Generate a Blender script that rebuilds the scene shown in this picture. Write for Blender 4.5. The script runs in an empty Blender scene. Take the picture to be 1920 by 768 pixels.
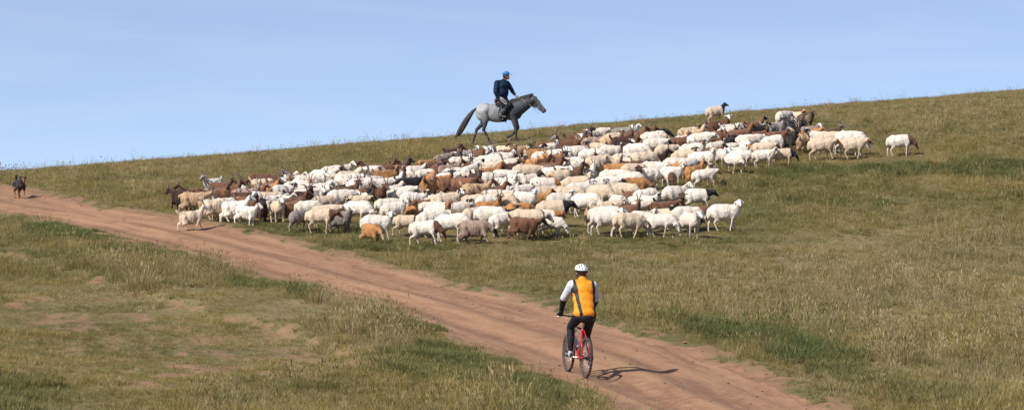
import bpy, bmesh, math, random
import numpy as np
from mathutils import Vector, Matrix, Euler
PI = math.pi
random.seed(7)
RNG = np.random.default_rng(11)
scene = bpy.context.scene
COL = scene.collection

# ------------------------------------------------------------------ camera model
F = 6000.0                      # focal length in pixels of the 1920 px wide photograph
PITCH = math.atan(54 / F)       # slightly downwards
CP, SP = math.cos(PITCH), math.sin(PITCH)

def ray(px, py):
    x, u = (px - 960) / F, -(py - 384) / F
    return x, CP + u * SP, -SP + u * CP      # world direction (x, y, z)

def project(X, Y, Z):
    d = Y * CP - Z * SP
    u = Y * SP + Z * CP
    return 960 + F * X / d, 384 - F * u / d

# ------------------------------------------------------------------ value noise
def _h(ix, iy, s):
    n = (ix.astype(np.int64) * 374761393 + iy.astype(np.int64) * 668265263 + s * 2147483647) & 0xFFFFFFFF
    n = ((n ^ (n >> 13)) * 1274126177) & 0xFFFFFFFF
    n = n ^ (n >> 16)
    return (n & 0xFFFF) / 65535.0

def vnoise(x, y, s=0):
    x = np.asarray(x, float); y = np.asarray(y, float)
    ix = np.floor(x); iy = np.floor(y)
    fx = x - ix; fy = y - iy
    fx = fx * fx * (3 - 2 * fx); fy = fy * fy * (3 - 2 * fy)
    a = _h(ix, iy, s); b = _h(ix + 1, iy, s); c = _h(ix, iy + 1, s); d = _h(ix + 1, iy + 1, s)
    return (a + (b - a) * fx) * (1 - fy) + (c + (d - c) * fx) * fy

def fbm(x, y, s=0, o=4):
    t = 0; a = 0.5; n = 0
    for i in range(o):
        t = t + a * vnoise(x * 2 ** i + 17.3 * i, y * 2 ** i - 9.1 * i, s + i); n += a; a *= 0.5
    return t / n

def vnoise3(p, s=0):
    """value noise in three dimensions, isotropic"""
    z = p[:, 2]; iz = np.floor(z); f = z - iz; f = f * f * (3 - 2 * f)
    a = vnoise(p[:, 0] + iz * 37.13, p[:, 1] + iz * 11.71, s); b = vnoise(p[:, 0] + (iz + 1) * 37.13, p[:, 1] + (iz + 1) * 11.71, s)
    return a + (b - a) * f

# ------------------------------------------------------------------ terrain
def hermite(xs, ys):
    xs = np.array(xs, float); ys = np.array(ys, float)
    d = np.diff(ys) / np.diff(xs)
    m = np.concatenate([[d[0]], (d[1:] * np.diff(xs)[:-1] + d[:-1] * np.diff(xs)[1:]) / (xs[2:] - xs[:-2]), [d[-1]]])
    def f(x):
        x = np.asarray(x, float)
        i = np.clip(np.searchsorted(xs, x) - 1, 0, len(xs) - 2)
        h = xs[i + 1] - xs[i]; t = np.clip((x - xs[i]) / h, 0, 1)
        r = (2*t**3 - 3*t**2 + 1) * ys[i] + (t**3 - 2*t**2 + t) * h * m[i] + (-2*t**3 + 3*t**2) * ys[i+1] + (t**3 - t**2) * h * m[i+1]
        return r
    return f

A = hermite([-80, 20, 46, 53, 60, 68, 76, 83, 93, 100, 110, 118, 128, 140, 160, 200, 320, 900],
            [-4.2, -3.9, -3.55, -3.34, -3.05, -2.62, -2.10, -1.55, -.52, .20, 1.06, 1.50, 1.72, 1.58, .7, -3.5, -14, -30])
B = hermite([-80, 76, 82, 90, 97, 110, 120, 135, 200, 900], [0, 0, .002, .018, .038, 0.068, .080, .0835, .06, .03])

UP = [(0,353),(60,360),(110,372),(180,390),(260,402),(330,410),(400,424),(450,434),(520,452),(580,466),(640,482),(700,497),(760,515),(820,530),(880,546),(940,558),(1000,574),(1080,596),(1140,612),(1200,628),(1260,645),(1300,657),(1360,680),(1430,710),(1500,741),(1570,774),(1640,808)]
LO = [(0,401),(60,406),(120,419),(200,440),(300,466),(400,494),(500,522),(600,546),(660,557),(720,583),(800,612),(870,636),(940,665),(1000,691),(1060,716),(1120,742),(1180,768),(1250,800)]

def base_z(X, Y):
    X = np.asarray(X, float); Y = np.asarray(Y, float)
    Xc = 60 * np.tanh(X / 60)
    return A(Y) + Xc * B(Y)

def solve(px, py, h, fn):
    dx, dy, dz = ray(px, py)
    t = np.arange(40, 150, .1)
    g = dz * t - (fn(dx * t, dy * t) + h)
    i = np.where((g[:-1] > 0) & (g[1:] <= 0))[0]
    if len(i) == 0:
        j = int(np.argmin(np.abs(g[:900]))); tt = t[j]
    else:
        j = i[0]; tt = t[j] + .1 * g[j] / (g[j] - g[j + 1])
    return float(dx * tt), float(dy * tt)

UPW = np.array([solve(x, y, 0, base_z) for x, y in UP])
LOW = np.array([solve(x, y, 0, base_z) for x, y in LO])
def extend(P, k=60):
    a = P[0] + (P[0] - P[3]) / np.linalg.norm(P[0] - P[3]) * k
    b = P[-1] + (P[-1] - P[-4]) / np.linalg.norm(P[-1] - P[-4]) * k
    return np.vstack([a, P, b])
UPW = extend(UPW); LOW = extend(LOW)

def sdist(X, Y, P):
    """signed distance to a polyline; positive on its left side"""
    X = np.asarray(X, float); Y = np.asarray(Y, float)
    best = np.full(X.shape, 1e9); sg = np.zeros(X.shape)
    for a, b in zip(P[:-1], P[1:]):
        d = b - a; L2 = d @ d
        t = np.clip(((X - a[0]) * d[0] + (Y - a[1]) * d[1]) / L2, 0, 1)
        ex = X - (a[0] + t * d[0]); ey = Y - (a[1] + t * d[1])
        dd = np.hypot(ex, ey); cr = d[0] * ey - d[1] * ex
        m = dd < best
        best = np.where(m, dd, best); sg = np.where(m, np.sign(cr), sg)
    return best * sg

BANK = [(-40,470),(0,480),(60,488),(120,505),(170,528),(230,545),(300,563),(345,585),(420,600),(500,618),(560,640),(640,655),(700,690),(760,720)]
BANKW = np.array([solve(x, y, 0, base_z) for x, y in BANK])

def road_uv(X, Y):
    du = sdist(X, Y, UPW); dl = sdist(X, Y, LOW)
    # road runs left-far to right-near: the upper edge has the road on its right (du < 0), the lower one on its left (dl > 0)
    n = (fbm(X * 1.1, Y * .6, 31, 3) - .5) * .55 + (vnoise(X * 4, Y * 3, 77) - .5) * .3
    inside = np.minimum(-du, dl) + n * .8
    u = dl / np.maximum(dl - du, .05)
    return inside, u

def terrain(X, Y, full=False):
    X = np.asarray(X, float); Y = np.asarray(Y, float)
    z = base_z(X, Y)
    ins, u = road_uv(X, Y)
    k = np.clip(ins / .5, 0, 1)
    rut = -.035 - .065 * np.exp(-((u - .28) / .07) ** 2) - .055 * np.exp(-((u - .66) / .08) ** 2) + .05 * np.exp(-((u - .47) / .08) ** 2) - .03 * np.exp(-((u - .88) / .05) ** 2)
    rough = (fbm(X * .9, Y * .9, 3, 4) - .5)
    z = z + k * (rut + .03 * rough) + (1 - k) * (.12 * rough + .05 * (vnoise(X * 3, Y * 3, 8) - .5))
    z = z + .05 * np.exp(-((ins + .35) / .3) ** 2)           # low shoulder beside the wheel tracks
    db = sdist(X, Y, BANKW)                                   # eroded bank in the foreground
    endf = np.clip((X - BANKW[0, 0] + 4) / 4, 0, 1) * np.clip((BANKW[-1, 0] - X) / 2.5 + .5, 0, 1)
    wob = (fbm(X * 1.3, Y * 1.3, 91, 3) - .5) * 1.0
    dbw = db + wob
    step = 1 / (1 + np.exp(-np.clip(dbw / .07, -30, 30)))
    z = z + .17 * endf * (step * np.exp(-np.maximum(dbw, 0) / 2.2))
    if full:
        return z, ins, u, dbw, endf
    return z

def place(px, py, h=0.0):
    x, y = solve(px, py, h, terrain)
    return x, y

# ------------------------------------------------------------------ zones of the pasture (metres on the ground, located through the photo)
def zone(lst, px, py, n):
    w = np.zeros(px.shape)
    for cx, cy, rx, ry, s in lst:
        d = np.hypot((px - cx) / rx, (py - cy) / ry) + (n - .5) * 1.1
        w = np.maximum(w, s * np.clip((1.15 - d) / .45, 0, 1))
    return w

LUSH = [(1270,600,40,9,.6),(1320,614,50,13,.8),(1375,630,50,17,.9),(1440,642,60,20,.9),(1500,662,60,22,.9),(1570,684,60,20,.8),(1640,712,60,18,.6),(1720,738,60,18,.6),(1850,316,110,14,.9),(1690,318,90,14,.8),(1520,345,150,45,.42),(1500,330,40,14,.7),(1600,380,90,12,.4),(1440,420,130,30,.35),
        (140,435,110,18,1),(190,445,45,10,1),(575,546,34,14,1.2),(500,528,120,12,.7),(300,480,120,10,.7),(900,665,160,18,.8),(760,610,110,16,.7),(1080,745,110,22,1),(1000,715,70,18,.8),
        (560,432,170,14,.7),(760,462,160,12,.5),(740,690,60,16,.8),(870,690,110,28,.8),(1180,455,220,14,.4),(1750,745,120,16,.5),(0,740,160,40,.5),(1480,330,60,16,.8),(1640,640,0.1,0.1,0)]
DRY = [(1750,540,380,130,.8),(1350,540,220,60,.6),(1700,700,260,50,.6),(640,580,170,26,.9),(720,640,90,30,.9),(330,510,170,26,.6),(250,290,400,50,.45),(1700,200,300,60,.5),(900,250,300,22,.5),(250,560,160,30,.5),(1200,500,300,26,.5),(1500,470,200,24,.5),(560,640,120,40,.4)]
BARE = [(300,650,420,90,.62),(330,690,170,40,.9),(560,690,130,30,.9),(40,560,60,20,.9),(150,600,110,26,.8),(250,600,80,16,.8),(420,640,120,18,.7),(500,620,60,10,.7),(620,700,60,20,.7),(840,740,90,14,.7),(1480,420,100,10,.25),(1380,385,60,8,.4),(1520,352,26,5,.8),(1500,700,120,20,.6),(1260,660,60,14,.8),(600,474,140,10,.7),(450,440,90,9,.8),(760,500,120,12,.6),(250,388,120,9,.7),(1000,560,120,10,.6),(150,372,70,7,.6),(1580,755,70,16,.8),(180,520,80,8,.9),(400,598,80,8,.7)]
SHORT = [(1020,435,440,40,.8),(560,425,240,22,.8),(1620,298,170,14,.8),(930,272,80,10,1),(230,650,430,110,1),(1000,560,200,14,.6),(1250,640,90,14,.6),(1500,470,300,40,.4)]
TALL = [(620,570,180,30,1),(720,620,90,30,1),(330,500,200,26,.7),(1100,745,100,26,.6),(900,700,90,26,.6),(1750,560,350,120,.25),(1450,640,150,30,.5),(1850,318,150,14,.5),(80,440,120,24,.6)]

def zones(X, Y, Z, ins, dbw=None, endf=None):
    px, py = project(X, Y, Z)
    n1 = fbm(X * .8, Y * .8, 51, 4); n2 = fbm(X * 1.7, Y * 1.1, 61, 4); n3 = fbm(X * 2.2, Y * 1.6, 71, 4)
    lush = zone(LUSH, px, py, n1); dry = zone(DRY, px, py, n2); tall = zone(TALL, px, py, n1)
    bz = zone(BARE, px, py, n2)
    n4 = fbm(X * 3.6, Y * 1.5, 131, 4)
    bare = np.clip(bz * np.clip((.35 * n3 + .65 * n4 - .495) / .08, 0, 1), 0, 1)
    bare = np.maximum(bare, np.clip((n3 - .70) / .05, 0, 1) * .6)
    bare = np.maximum(bare, np.clip(1.2 - np.abs(ins + .15) / .6, 0, 1) * np.clip((.4 * n2 + .6 * n4 - .40) / .13, 0, 1))   # worn verge
    if dbw is not None:
        bare = np.maximum(bare, endf * np.exp(-((dbw + .04) / .16) ** 2) * np.clip((n4 - .38) / .15, 0, 1) * .8)
    lush = lush * (1 - bare) * np.clip(.35 + 1.3 * n4, .5, 1)
    return lush, dry, bare, tall

# ------------------------------------------------------------------ object helpers
def tag(o, label=None, cat=None, group=None, kind=None):
    if label: o['label'] = label
    if cat: o['category'] = cat
    if group: o['group'] = group
    if kind: o['kind'] = kind
    return o

def link(name, me, mat=None, parent=None):
    o = bpy.data.objects.new(name, me)
    COL.objects.link(o)
    if mat is not None:
        me.materials.clear(); me.materials.append(mat)
    if parent: o.parent = parent
    return o

def empty(name, loc, rz=0):
    o = bpy.data.objects.new(name, None); COL.objects.link(o)
    o.empty_display_size = .2
    o.location = loc; o.rotation_euler = (0, 0, rz)
    return o

def mesh_from(name, V, Fc, smooth=True):
    me = bpy.data.meshes.new(name)
    me.from_pydata([tuple(v) for v in V], [], [tuple(f) for f in Fc]); me.update()
    if smooth:
        me.polygons.foreach_set('use_smooth', [True] * len(me.polygons))
    return me

class MB:
    """collects closed shapes for one mesh"""
    def __init__(s): s.V = []; s.F = []
    def add(s, V, Fc):
        k = len(s.V); s.V += [tuple(v) for v in V]; s.F += [tuple(i + k for i in f) for f in Fc]
    def cap(s, p0, p1, r0, r1=None, n=14, m=5, flat=None):
        r1 = r0 if r1 is None else r1
        p0 = Vector(p0); p1 = Vector(p1); d = p1 - p0
        ax = d.normalized() if d.length > 1e-6 else Vector((0, 0, 1))
        q = ax.to_track_quat('Z', 'Y')
        V = []; Fc = []
        angs = [-PI/2 + PI/2 * i / m for i in range(m + 1)] + [PI/2 * i / m for i in range(m + 1)]
        for k, a in enumerate(angs):
            c, r = (p0, r0) if k <= m else (p1, r1)
            if k == 0 or k == len(angs) - 1:
                V.append(c + ax * (r * math.sin(a))); continue
            for j in range(n):
                t = 2 * PI * j / n
                l = Vector((math.cos(t) * math.cos(a) * r, math.sin(t) * math.cos(a) * r, math.sin(a) * r))
                if flat: l.x *= flat[0]; l.y *= flat[1]
                V.append(c + q @ l)
        rows = len(angs) - 2
        for j in range(n): Fc.append((0, 1 + (j + 1) % n, 1 + j))
        for k in range(rows - 1):
            for j in range(n):
                a = 1 + k * n + j; b = 1 + k * n + (j + 1) % n
                Fc.append((a, b, b + n, a + n))
        last = len(V) - 1
        for j in range(n): Fc.append((last, last - n + j, last - n + (j + 1) % n))
        s.add(V, Fc)
    def ell(s, c, r, rot=None, n=18, m=12):
        R = Euler(rot).to_matrix() if rot else Matrix.Identity(3)
        c = Vector(c); V = [c + R @ Vector((0, 0, -r[2]))]; Fc = []
        for i in range(1, m):
            a = -PI/2 + PI * i / m
            for j in range(n):
                t = 2 * PI * j / n
                V.append(c + R @ Vector((r[0] * math.cos(a) * math.cos(t), r[1] * math.cos(a) * math.sin(t), r[2] * math.sin(a))))
        V.append(c + R @ Vector((0, 0, r[2])))
        for j in range(n): Fc.append((0, 1 + (j + 1) % n, 1 + j))
        for i in range(m - 2):
            for j in range(n):
                a = 1 + i * n + j; b = 1 + i * n + (j + 1) % n
                Fc.append((a, b, b + n, a + n))
        last = len(V) - 1
        for j in range(n): Fc.append((last, last - n + j, last - n + (j + 1) % n))
        s.add(V, Fc)
    def tube(s, pts, rad, n=10, closed=False, flat=1.0):
        pts = [Vector(p) for p in pts]; N = len(pts)
        if not hasattr(rad, '__len__'): rad = [rad] * N
        V = []; Fc = []; up = None
        for i in range(N):
            if closed: t = pts[(i + 1) % N] - pts[i - 1]
            else: t = pts[min(i + 1, N - 1)] - pts[max(i - 1, 0)]
            t.normalize()
            if up is None:
                up = Vector((0, 0, 1)) if abs(t.z) < .9 else Vector((0, 1, 0))
            sd = t.cross(up).normalized(); up = sd.cross(t).normalized()
            for j in range(n):
                a = 2 * PI * j / n
                V.append(pts[i] + (sd * math.cos(a) * flat + up * math.sin(a)) * rad[i])
        K = N if closed else N - 1
        for i in range(K):
            for j in range(n):
                a = i * n + j; b = i * n + (j + 1) % n
                c = ((i + 1) % N) * n + (j + 1) % n; d = ((i + 1) % N) * n + j
                Fc.append((a, b, c, d))
        if not closed:
            Fc.append(tuple(reversed(range(n)))); Fc.append(tuple((N - 1) * n + j for j in range(n)))
        s.add(V, Fc)
    def box(s, c, h, rot=None):
        R = Euler(rot).to_matrix() if rot else Matrix.Identity(3)
        c = Vector(c)
        V = [c + R @ Vector((x * h[0], y * h[1], z * h[2])) for x in (-1, 1) for y in (-1, 1) for z in (-1, 1)]
        s.add(V, [(0,1,3,2),(4,6,7,5),(0,4,5,1),(2,3,7,6),(0,2,6,4),(1,5,7,3)])
    def mesh(s, name, smooth=True):
        return mesh_from(name, s.V, s.F, smooth)
    def build(s, name, mat, parent=None, smooth=True):
        return link(name, s.mesh(name, smooth), mat, parent)

class Flesh:
    """a continuous surface grown over capsules and ellipsoids, with one weight per tag"""
    def __init__(s): s.P = []
    def cap(s, p0, p1, r0, r1=None, t='body', flat=None):
        s.P.append(('c', np.array(p0, float), np.array(p1, float), r0, r0 if r1 is None else r1, t, flat)); return s
    def chain(s, pts, rs, t='body'):
        for i in range(len(pts) - 1):
            s.cap(pts[i], pts[i + 1], rs[i], rs[i + 1], t[i] if isinstance(t, (list, tuple)) else t)
        return s
    def ell(s, c, r, rot=None, t='body'):
        s.P.append(('e', np.array(c, float), r, rot, None, t, None)); return s
    def grow(s, name, voxel, smooth=4, k=70):
        mb = MB()
        for p in s.P:
            if p[0] == 'c': mb.cap(p[1], p[2], p[3], p[4], flat=p[6])
            else: mb.ell(p[1], p[2], p[3])
        me0 = mb.mesh('tmp')
        o = bpy.data.objects.new('tmp', me0); COL.objects.link(o)
        m = o.modifiers.new('r', 'REMESH'); m.mode = 'VOXEL'; m.voxel_size = voxel; m.use_smooth_shade = True
        if smooth:
            m2 = o.modifiers.new('s', 'SMOOTH'); m2.factor = .5; m2.iterations = smooth
        dg = bpy.context.evaluated_depsgraph_get(); dg.update()
        me = bpy.data.meshes.new_from_object(o.evaluated_get(dg)); me.name = name
        bpy.data.objects.remove(o); bpy.data.meshes.remove(me0)
        me.polygons.foreach_set('use_smooth', [True] * len(me.polygons))
        n = len(me.vertices); co = np.empty(n * 3); me.vertices.foreach_get('co', co); co = co.reshape(-1, 3)
        W = {}
        for p in s.P:
            if p[0] == 'c':
                a, b = p[1], p[2]; ab = b - a; L2 = max(ab @ ab, 1e-9)
                t = np.clip(((co - a) @ ab) / L2, 0, 1)
                d = np.linalg.norm(co - (a + t[:, None] * ab), axis=1) - (p[3] + t * (p[4] - p[3]))
            else:
                R = np.array(Euler(p[3]).to_matrix()) if p[3] else np.eye(3)
                q = (co - p[1]) @ R; r = np.array(p[2]); l = np.linalg.norm(q / r, axis=1)
                d = (l - 1) * r.min()
            w = np.exp(-k * np.clip(d, -.02, 1))
            W[p[5]] = W.get(p[5], 0) + w
        tot = sum(W.values()) + 1e-12
        W = {a: b / tot for a, b in W.items()}
        return me, co, W

def relax(me, co, w, it):
    """average every vertex with its neighbours, weighted by w"""
    E = np.empty(len(me.edges) * 2, np.int32); me.edges.foreach_get('vertices', E); E = E.reshape(-1, 2)
    cnt = np.bincount(E.ravel(), minlength=len(co))[:, None].astype(float) + 1e-9
    for _ in range(it):
        s = np.zeros_like(co); np.add.at(s, E[:, 0], co[E[:, 1]]); np.add.at(s, E[:, 1], co[E[:, 0]])
        co = co + .6 * (s / cnt - co) * w[:, None]
    set_co(me, co)
    return co

def vnormals(me):
    n = len(me.vertices); a = np.empty(n * 3); me.vertices.foreach_get('normal', a); return a.reshape(-1, 3)

def set_co(me, co):
    me.vertices.foreach_set('co', co.ravel()); me.update()

def set_mask(me, rgb, name='mask'):
    a = me.color_attributes.new(name, 'FLOAT_COLOR', 'POINT')
    n = len(me.vertices); arr = np.ones((n, 4)); arr[:, :rgb.shape[1]] = rgb
    a.data.foreach_set('color', arr.ravel())

# ------------------------------------------------------------------ materials
class NT:
    def __init__(s, name):
        s.m = bpy.data.materials.new(name); s.m.use_nodes = True
        s.t = s.m.node_tree; s.t.nodes.clear(); s.L = s.t.links
    def n(s, ty, **kw):
        x = s.t.nodes.new(ty)
        for a, b in kw.items():
            if a.startswith('i_'):
                x.inputs[a[2:].replace('_', ' ')].default_value = b
            else: setattr(x, a, b)
        return x
    def l(s, a, b): s.L.new(a, b); return s
    def math(s, op, a, b=None, clamp=False):
        x = s.n('ShaderNodeMath', operation=op, use_clamp=clamp)
        for i, v in enumerate((a, b)):
            if v is None: continue
            if isinstance(v, (int, float)): x.inputs[i].default_value = v
            else: s.l(v, x.inputs[i])
        return x.outputs[0]
    def mix(s, f, a, b):
        x = s.n('ShaderNodeMix', data_type='RGBA')
        for i, v in ((0, f), (6, a), (7, b)):
            if isinstance(v, (int, float)): x.inputs[i].default_value = v
            elif isinstance(v, tuple): x.inputs[i].default_value = (*v[:3], 1)
            else: s.l(v, x.inputs[i])
        return x.outputs[2]
    def mul(s, c, v):
        """scale colour c by scalar v"""
        x = s.n('ShaderNodeVectorMath', operation='SCALE')
        if isinstance(c, tuple): x.inputs[0].default_value = c[:3]
        else: s.l(c, x.inputs[0])
        if isinstance(v, (int, float)): x.inputs['Scale'].default_value = v
        else: s.l(v, x.inputs['Scale'])
        return x.outputs[0]
    def noise(s, vec, scale, detail=3, rough=.55, dist=0):
        x = s.n('ShaderNodeTexNoise'); x.inputs['Scale'].default_value = scale
        x.inputs['Detail'].default_value = detail; x.inputs['Roughness'].default_value = rough; x.inputs['Distortion'].default_value = dist
        if vec is not None: s.l(vec, x.inputs['Vector'])
        return x.outputs['Fac']
    def rng(s, v, a, b, c=0, d=1):
        x = s.n('ShaderNodeMapRange'); s.l(v, x.inputs[0])
        for i, k in enumerate((a, b, c, d)): x.inputs[i + 1].default_value = k
        return x.outputs[0]
    def attr(s, name, ty='GEOMETRY'):
        return s.n('ShaderNodeAttribute', attribute_name=name, attribute_type=ty)
    def pos(s): return s.n('ShaderNodeNewGeometry').outputs['Position']
    def obj(s): return s.n('ShaderNodeTexCoord').outputs['Object']
    def bump(s, h, strength=.3, dist=.02):
        b = s.n('ShaderNodeBump'); b.inputs['Strength'].default_value = strength; b.inputs['Distance'].default_value = dist
        s.l(h, b.inputs['Height']); return b.outputs[0]
    def out(s, col, rough=.8, metal=0, normal=None, spec=.3, sheen=0, trans=0):
        p = s.n('ShaderNodeBsdfPrincipled'); o = s.n('ShaderNodeOutputMaterial')
        if isinstance(col, tuple): p.inputs['Base Color'].default_value = (*col[:3], 1)
        else: s.l(col, p.inputs['Base Color'])
        if isinstance(rough, (int, float)): p.inputs['Roughness'].default_value = rough
        else: s.l(rough, p.inputs['Roughness'])
        p.inputs['Metallic'].default_value = metal
        p.inputs['Specular IOR Level'].default_value = spec
        if sheen: p.inputs['Sheen Weight'].default_value = sheen
        if normal is not None: s.l(normal, p.inputs['Normal'])
        sh = p.outputs[0]
        if trans:
            tr = s.n('ShaderNodeBsdfTranslucent'); mx = s.n('ShaderNodeMixShader'); mx.inputs[0].default_value = trans
            if isinstance(col, tuple): tr.inputs[0].default_value = (*col[:3], 1)
            else: s.l(col, tr.inputs[0])
            s.l(sh, mx.inputs[1]); s.l(tr.outputs[0], mx.inputs[2]); sh = mx.outputs[0]
        s.l(sh, o.inputs[0])
        return s.m

def simple(name, col, rough=.6, metal=0, spec=.4, var=.12, scale=20, bump=0):
    t = NT(name); nz = t.noise(t.obj(), scale, 3)
    c = t.mul(col, t.rng(nz, .3, .7, 1 - var, 1 + var))
    return t.out(c, rough, metal, t.bump(nz, bump, .01) if bump else None, spec)
# ------------------------------------------------------------------ ground and dirt road
def soil_graph(t):
    p = t.pos()
    ru = t.attr('lane'); mp2 = t.n('ShaderNodeMapping'); mp2.inputs['Scale'].default_value = (1, 1, 1); t.l(ru.outputs['Vector'], mp2.inputs[0])
    a = t.noise(p, .7, 5); b = t.noise(p, 5, 5, .65); c = t.noise(mp2.outputs[0], 1.0, 5, .6); c2 = t.noise(mp2.outputs[0], .45, 3); d = t.noise(p, 28, 3, .7)
    col = t.mix(t.rng(a, .3, .7), (.262, .143, .084), (.200, .106, .062))
    col = t.mix(t.rng(b, .42, .72), col, (.325, .190, .115))
    col = t.mix(t.rng(c2, .45, .62), col, (.305, .175, .103))
    col = t.mix(t.math('MULTIPLY', t.rng(c, .52, .66), .6), col, (.155, .084, .052))
    col = t.mix(t.math('MULTIPLY', t.rng(d, .62, .75), .5), col, (.12, .066, .042))
    h = t.math('ADD', b, t.math('MULTIPLY', d, .5))
    h = t.math('ADD', h, t.math('MULTIPLY', c, .8))
    return col, h

def turf_graph(t):
    """colour of the sward, shared by the bare ground between blades"""
    p = t.pos()
    z = t.attr('zones'); sx = t.n('ShaderNodeSeparateColor'); t.l(z.outputs['Color'], sx.inputs[0])
    lush, dry, bare = sx.outputs[0], sx.outputs[1], sx.outputs[2]
    a = t.noise(p, .42, 5, .6); b = t.noise(p, 2.2, 5, .65); d = t.noise(p, 14, 4, .7)
    g = t.mix(t.rng(a, .35, .65), (.095, .092, .034), (.165, .125, .052))
    g = t.mix(t.rng(b, .5, .75), g, (.20, .155, .080))
    g = t.mix(t.math('MULTIPLY', dry, .6), g, (.26, .205, .11))
    g = t.mix(t.math('MULTIPLY', lush, .7), g, (.050, .070, .026))
    g = t.mix(t.rng(d, .5, .72), g, (.060, .060, .024))
    g = t.mix(t.math('MULTIPLY', t.rng(t.noise(p, 9, 4, .7), .55, .66), .6), g, (.20, .125, .072))
    return g, bare, p, b, d

def ground_material(name):
    t = NT(name)
    soil, h = soil_graph(t)
    g, bare, p, b, d = turf_graph(t)
    r = t.attr('road')
    k = t.math('ADD', r.outputs['Fac'], t.math('MULTIPLY', t.math('SUBTRACT', d, .5), .5))
    k = t.rng(k, .42, .58)
    bb = t.rng(t.math('ADD', bare, t.math('MULTIPLY', t.math('SUBTRACT', d, .5), 1.1)), .35, .75)
    soil2 = t.mix(.45, soil, (.16, .112, .058))
    col = t.mix(bb, g, soil2)
    col = t.mix(k, col, soil)
    ridge = t.attr('ridge')
    col = t.mix(t.math('MULTIPLY', ridge.outputs['Fac'], .75), col, (.36, .215, .115))
    rut = t.attr('rut')
    col = t.mix(t.math('MULTIPLY', rut.outputs['Fac'], .65), col, (.150, .074, .042))
    return t.out(col, .95, 0, t.bump(h, .8, .04), .15)

def build_ground():
    def axis(lo, hi, st, far_lo, far_hi):
        core = list(np.arange(lo, hi + 1e-6, st)); s = st; x = lo; a = []
        while x > far_lo: s *= 1.35; x -= s; a.append(x)
        s = st; x = core[-1]; b = []
        while x < far_hi: s *= 1.35; x += s; b.append(x)
        return np.array(a[::-1] + core + b)
    xs = axis(-24, 24, .13, -900, 900); ys = axis(43, 136, .13, -120, 1500)
    X, Y = np.meshgrid(xs, ys)
    Z, ins, u, dbw, endf = terrain(X, Y, True)
    lush, dry, bare, tall = zones(X, Y, Z, ins, dbw, endf)
    nx, ny = len(xs), len(ys)
    co = np.stack([X, Y, Z], -1).reshape(-1, 3)
    i = np.arange(nx * ny).reshape(ny, nx)
    quads = np.stack([i[:-1, :-1], i[:-1, 1:], i[1:, 1:], i[1:, :-1]], -1).reshape(-1, 4)
    rd = np.clip(.5 + ins / .5, 0, 1)
    q_in = (ins[:-1, :-1] + ins[1:, 1:] + ins[1:, :-1] + ins[:-1, 1:]).reshape(-1) / 4 > -.12
    mat = ground_material('pasture_ground')
    nr = vnoise(X * .35, Y * .35, 5)
    ridge = rd * np.clip(np.exp(-((u - .47 - .05 * (nr - .5)) / .05) ** 2) * .9 + np.exp(-((u - .12) / .04) ** 2) * .5, 0, 1) * np.clip((fbm(X * 1.2, Y * 1.2, 12, 3) - .3) * 3, 0, 1)
    dv = LOW[-2] - LOW[1]; dv = dv / np.linalg.norm(dv)
    lane = np.stack([u * 14, (X * dv[0] + Y * dv[1]) * .22, u * 0], -1).reshape(-1, 3)
    rutw = rd * np.clip(np.exp(-((u - .28) / .035) ** 2) + np.exp(-((u - .64) / .035) ** 2) + .8 * np.exp(-((u - .885) / .02) ** 2), 0, 1) * np.clip((fbm(X * .9, Y * .9, 19, 3) - .3) * 3, 0, 1)
    for name, sel in (('ground', ~q_in), ('dirt_road', q_in)):
        q = quads[sel]; used, inv = np.unique(q, return_inverse=True); q = inv.reshape(-1, 4)
        me = bpy.data.meshes.new(name)
        me.vertices.add(len(used)); me.vertices.foreach_set('co', co[used].ravel())
        me.loops.add(q.size); me.loops.foreach_set('vertex_index', q.ravel().astype(np.int32))
        me.polygons.add(len(q)); me.polygons.foreach_set('loop_start', np.arange(0, q.size, 4, dtype=np.int32))
        me.polygons.foreach_set('use_smooth', np.ones(len(q), bool))
        me.update(); me.validate()
        a = me.color_attributes.new('zones', 'FLOAT_COLOR', 'POINT')
        arr = np.stack([lush, dry, bare, tall], -1).reshape(-1, 4)[used]
        a.data.foreach_set('color', arr.ravel())
        for nm, v in (('road', rd), ('ridge', ridge), ('rut', rutw)):
            r = me.attributes.new(nm, 'FLOAT', 'POINT'); r.data.foreach_set('value', v.reshape(-1)[used])
        r = me.attributes.new('lane', 'FLOAT_VECTOR', 'POINT'); r.data.foreach_set('vector', lane[used].ravel())
        o = link(name, me, mat); o['kind'] = 'structure'
build_ground()

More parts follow.
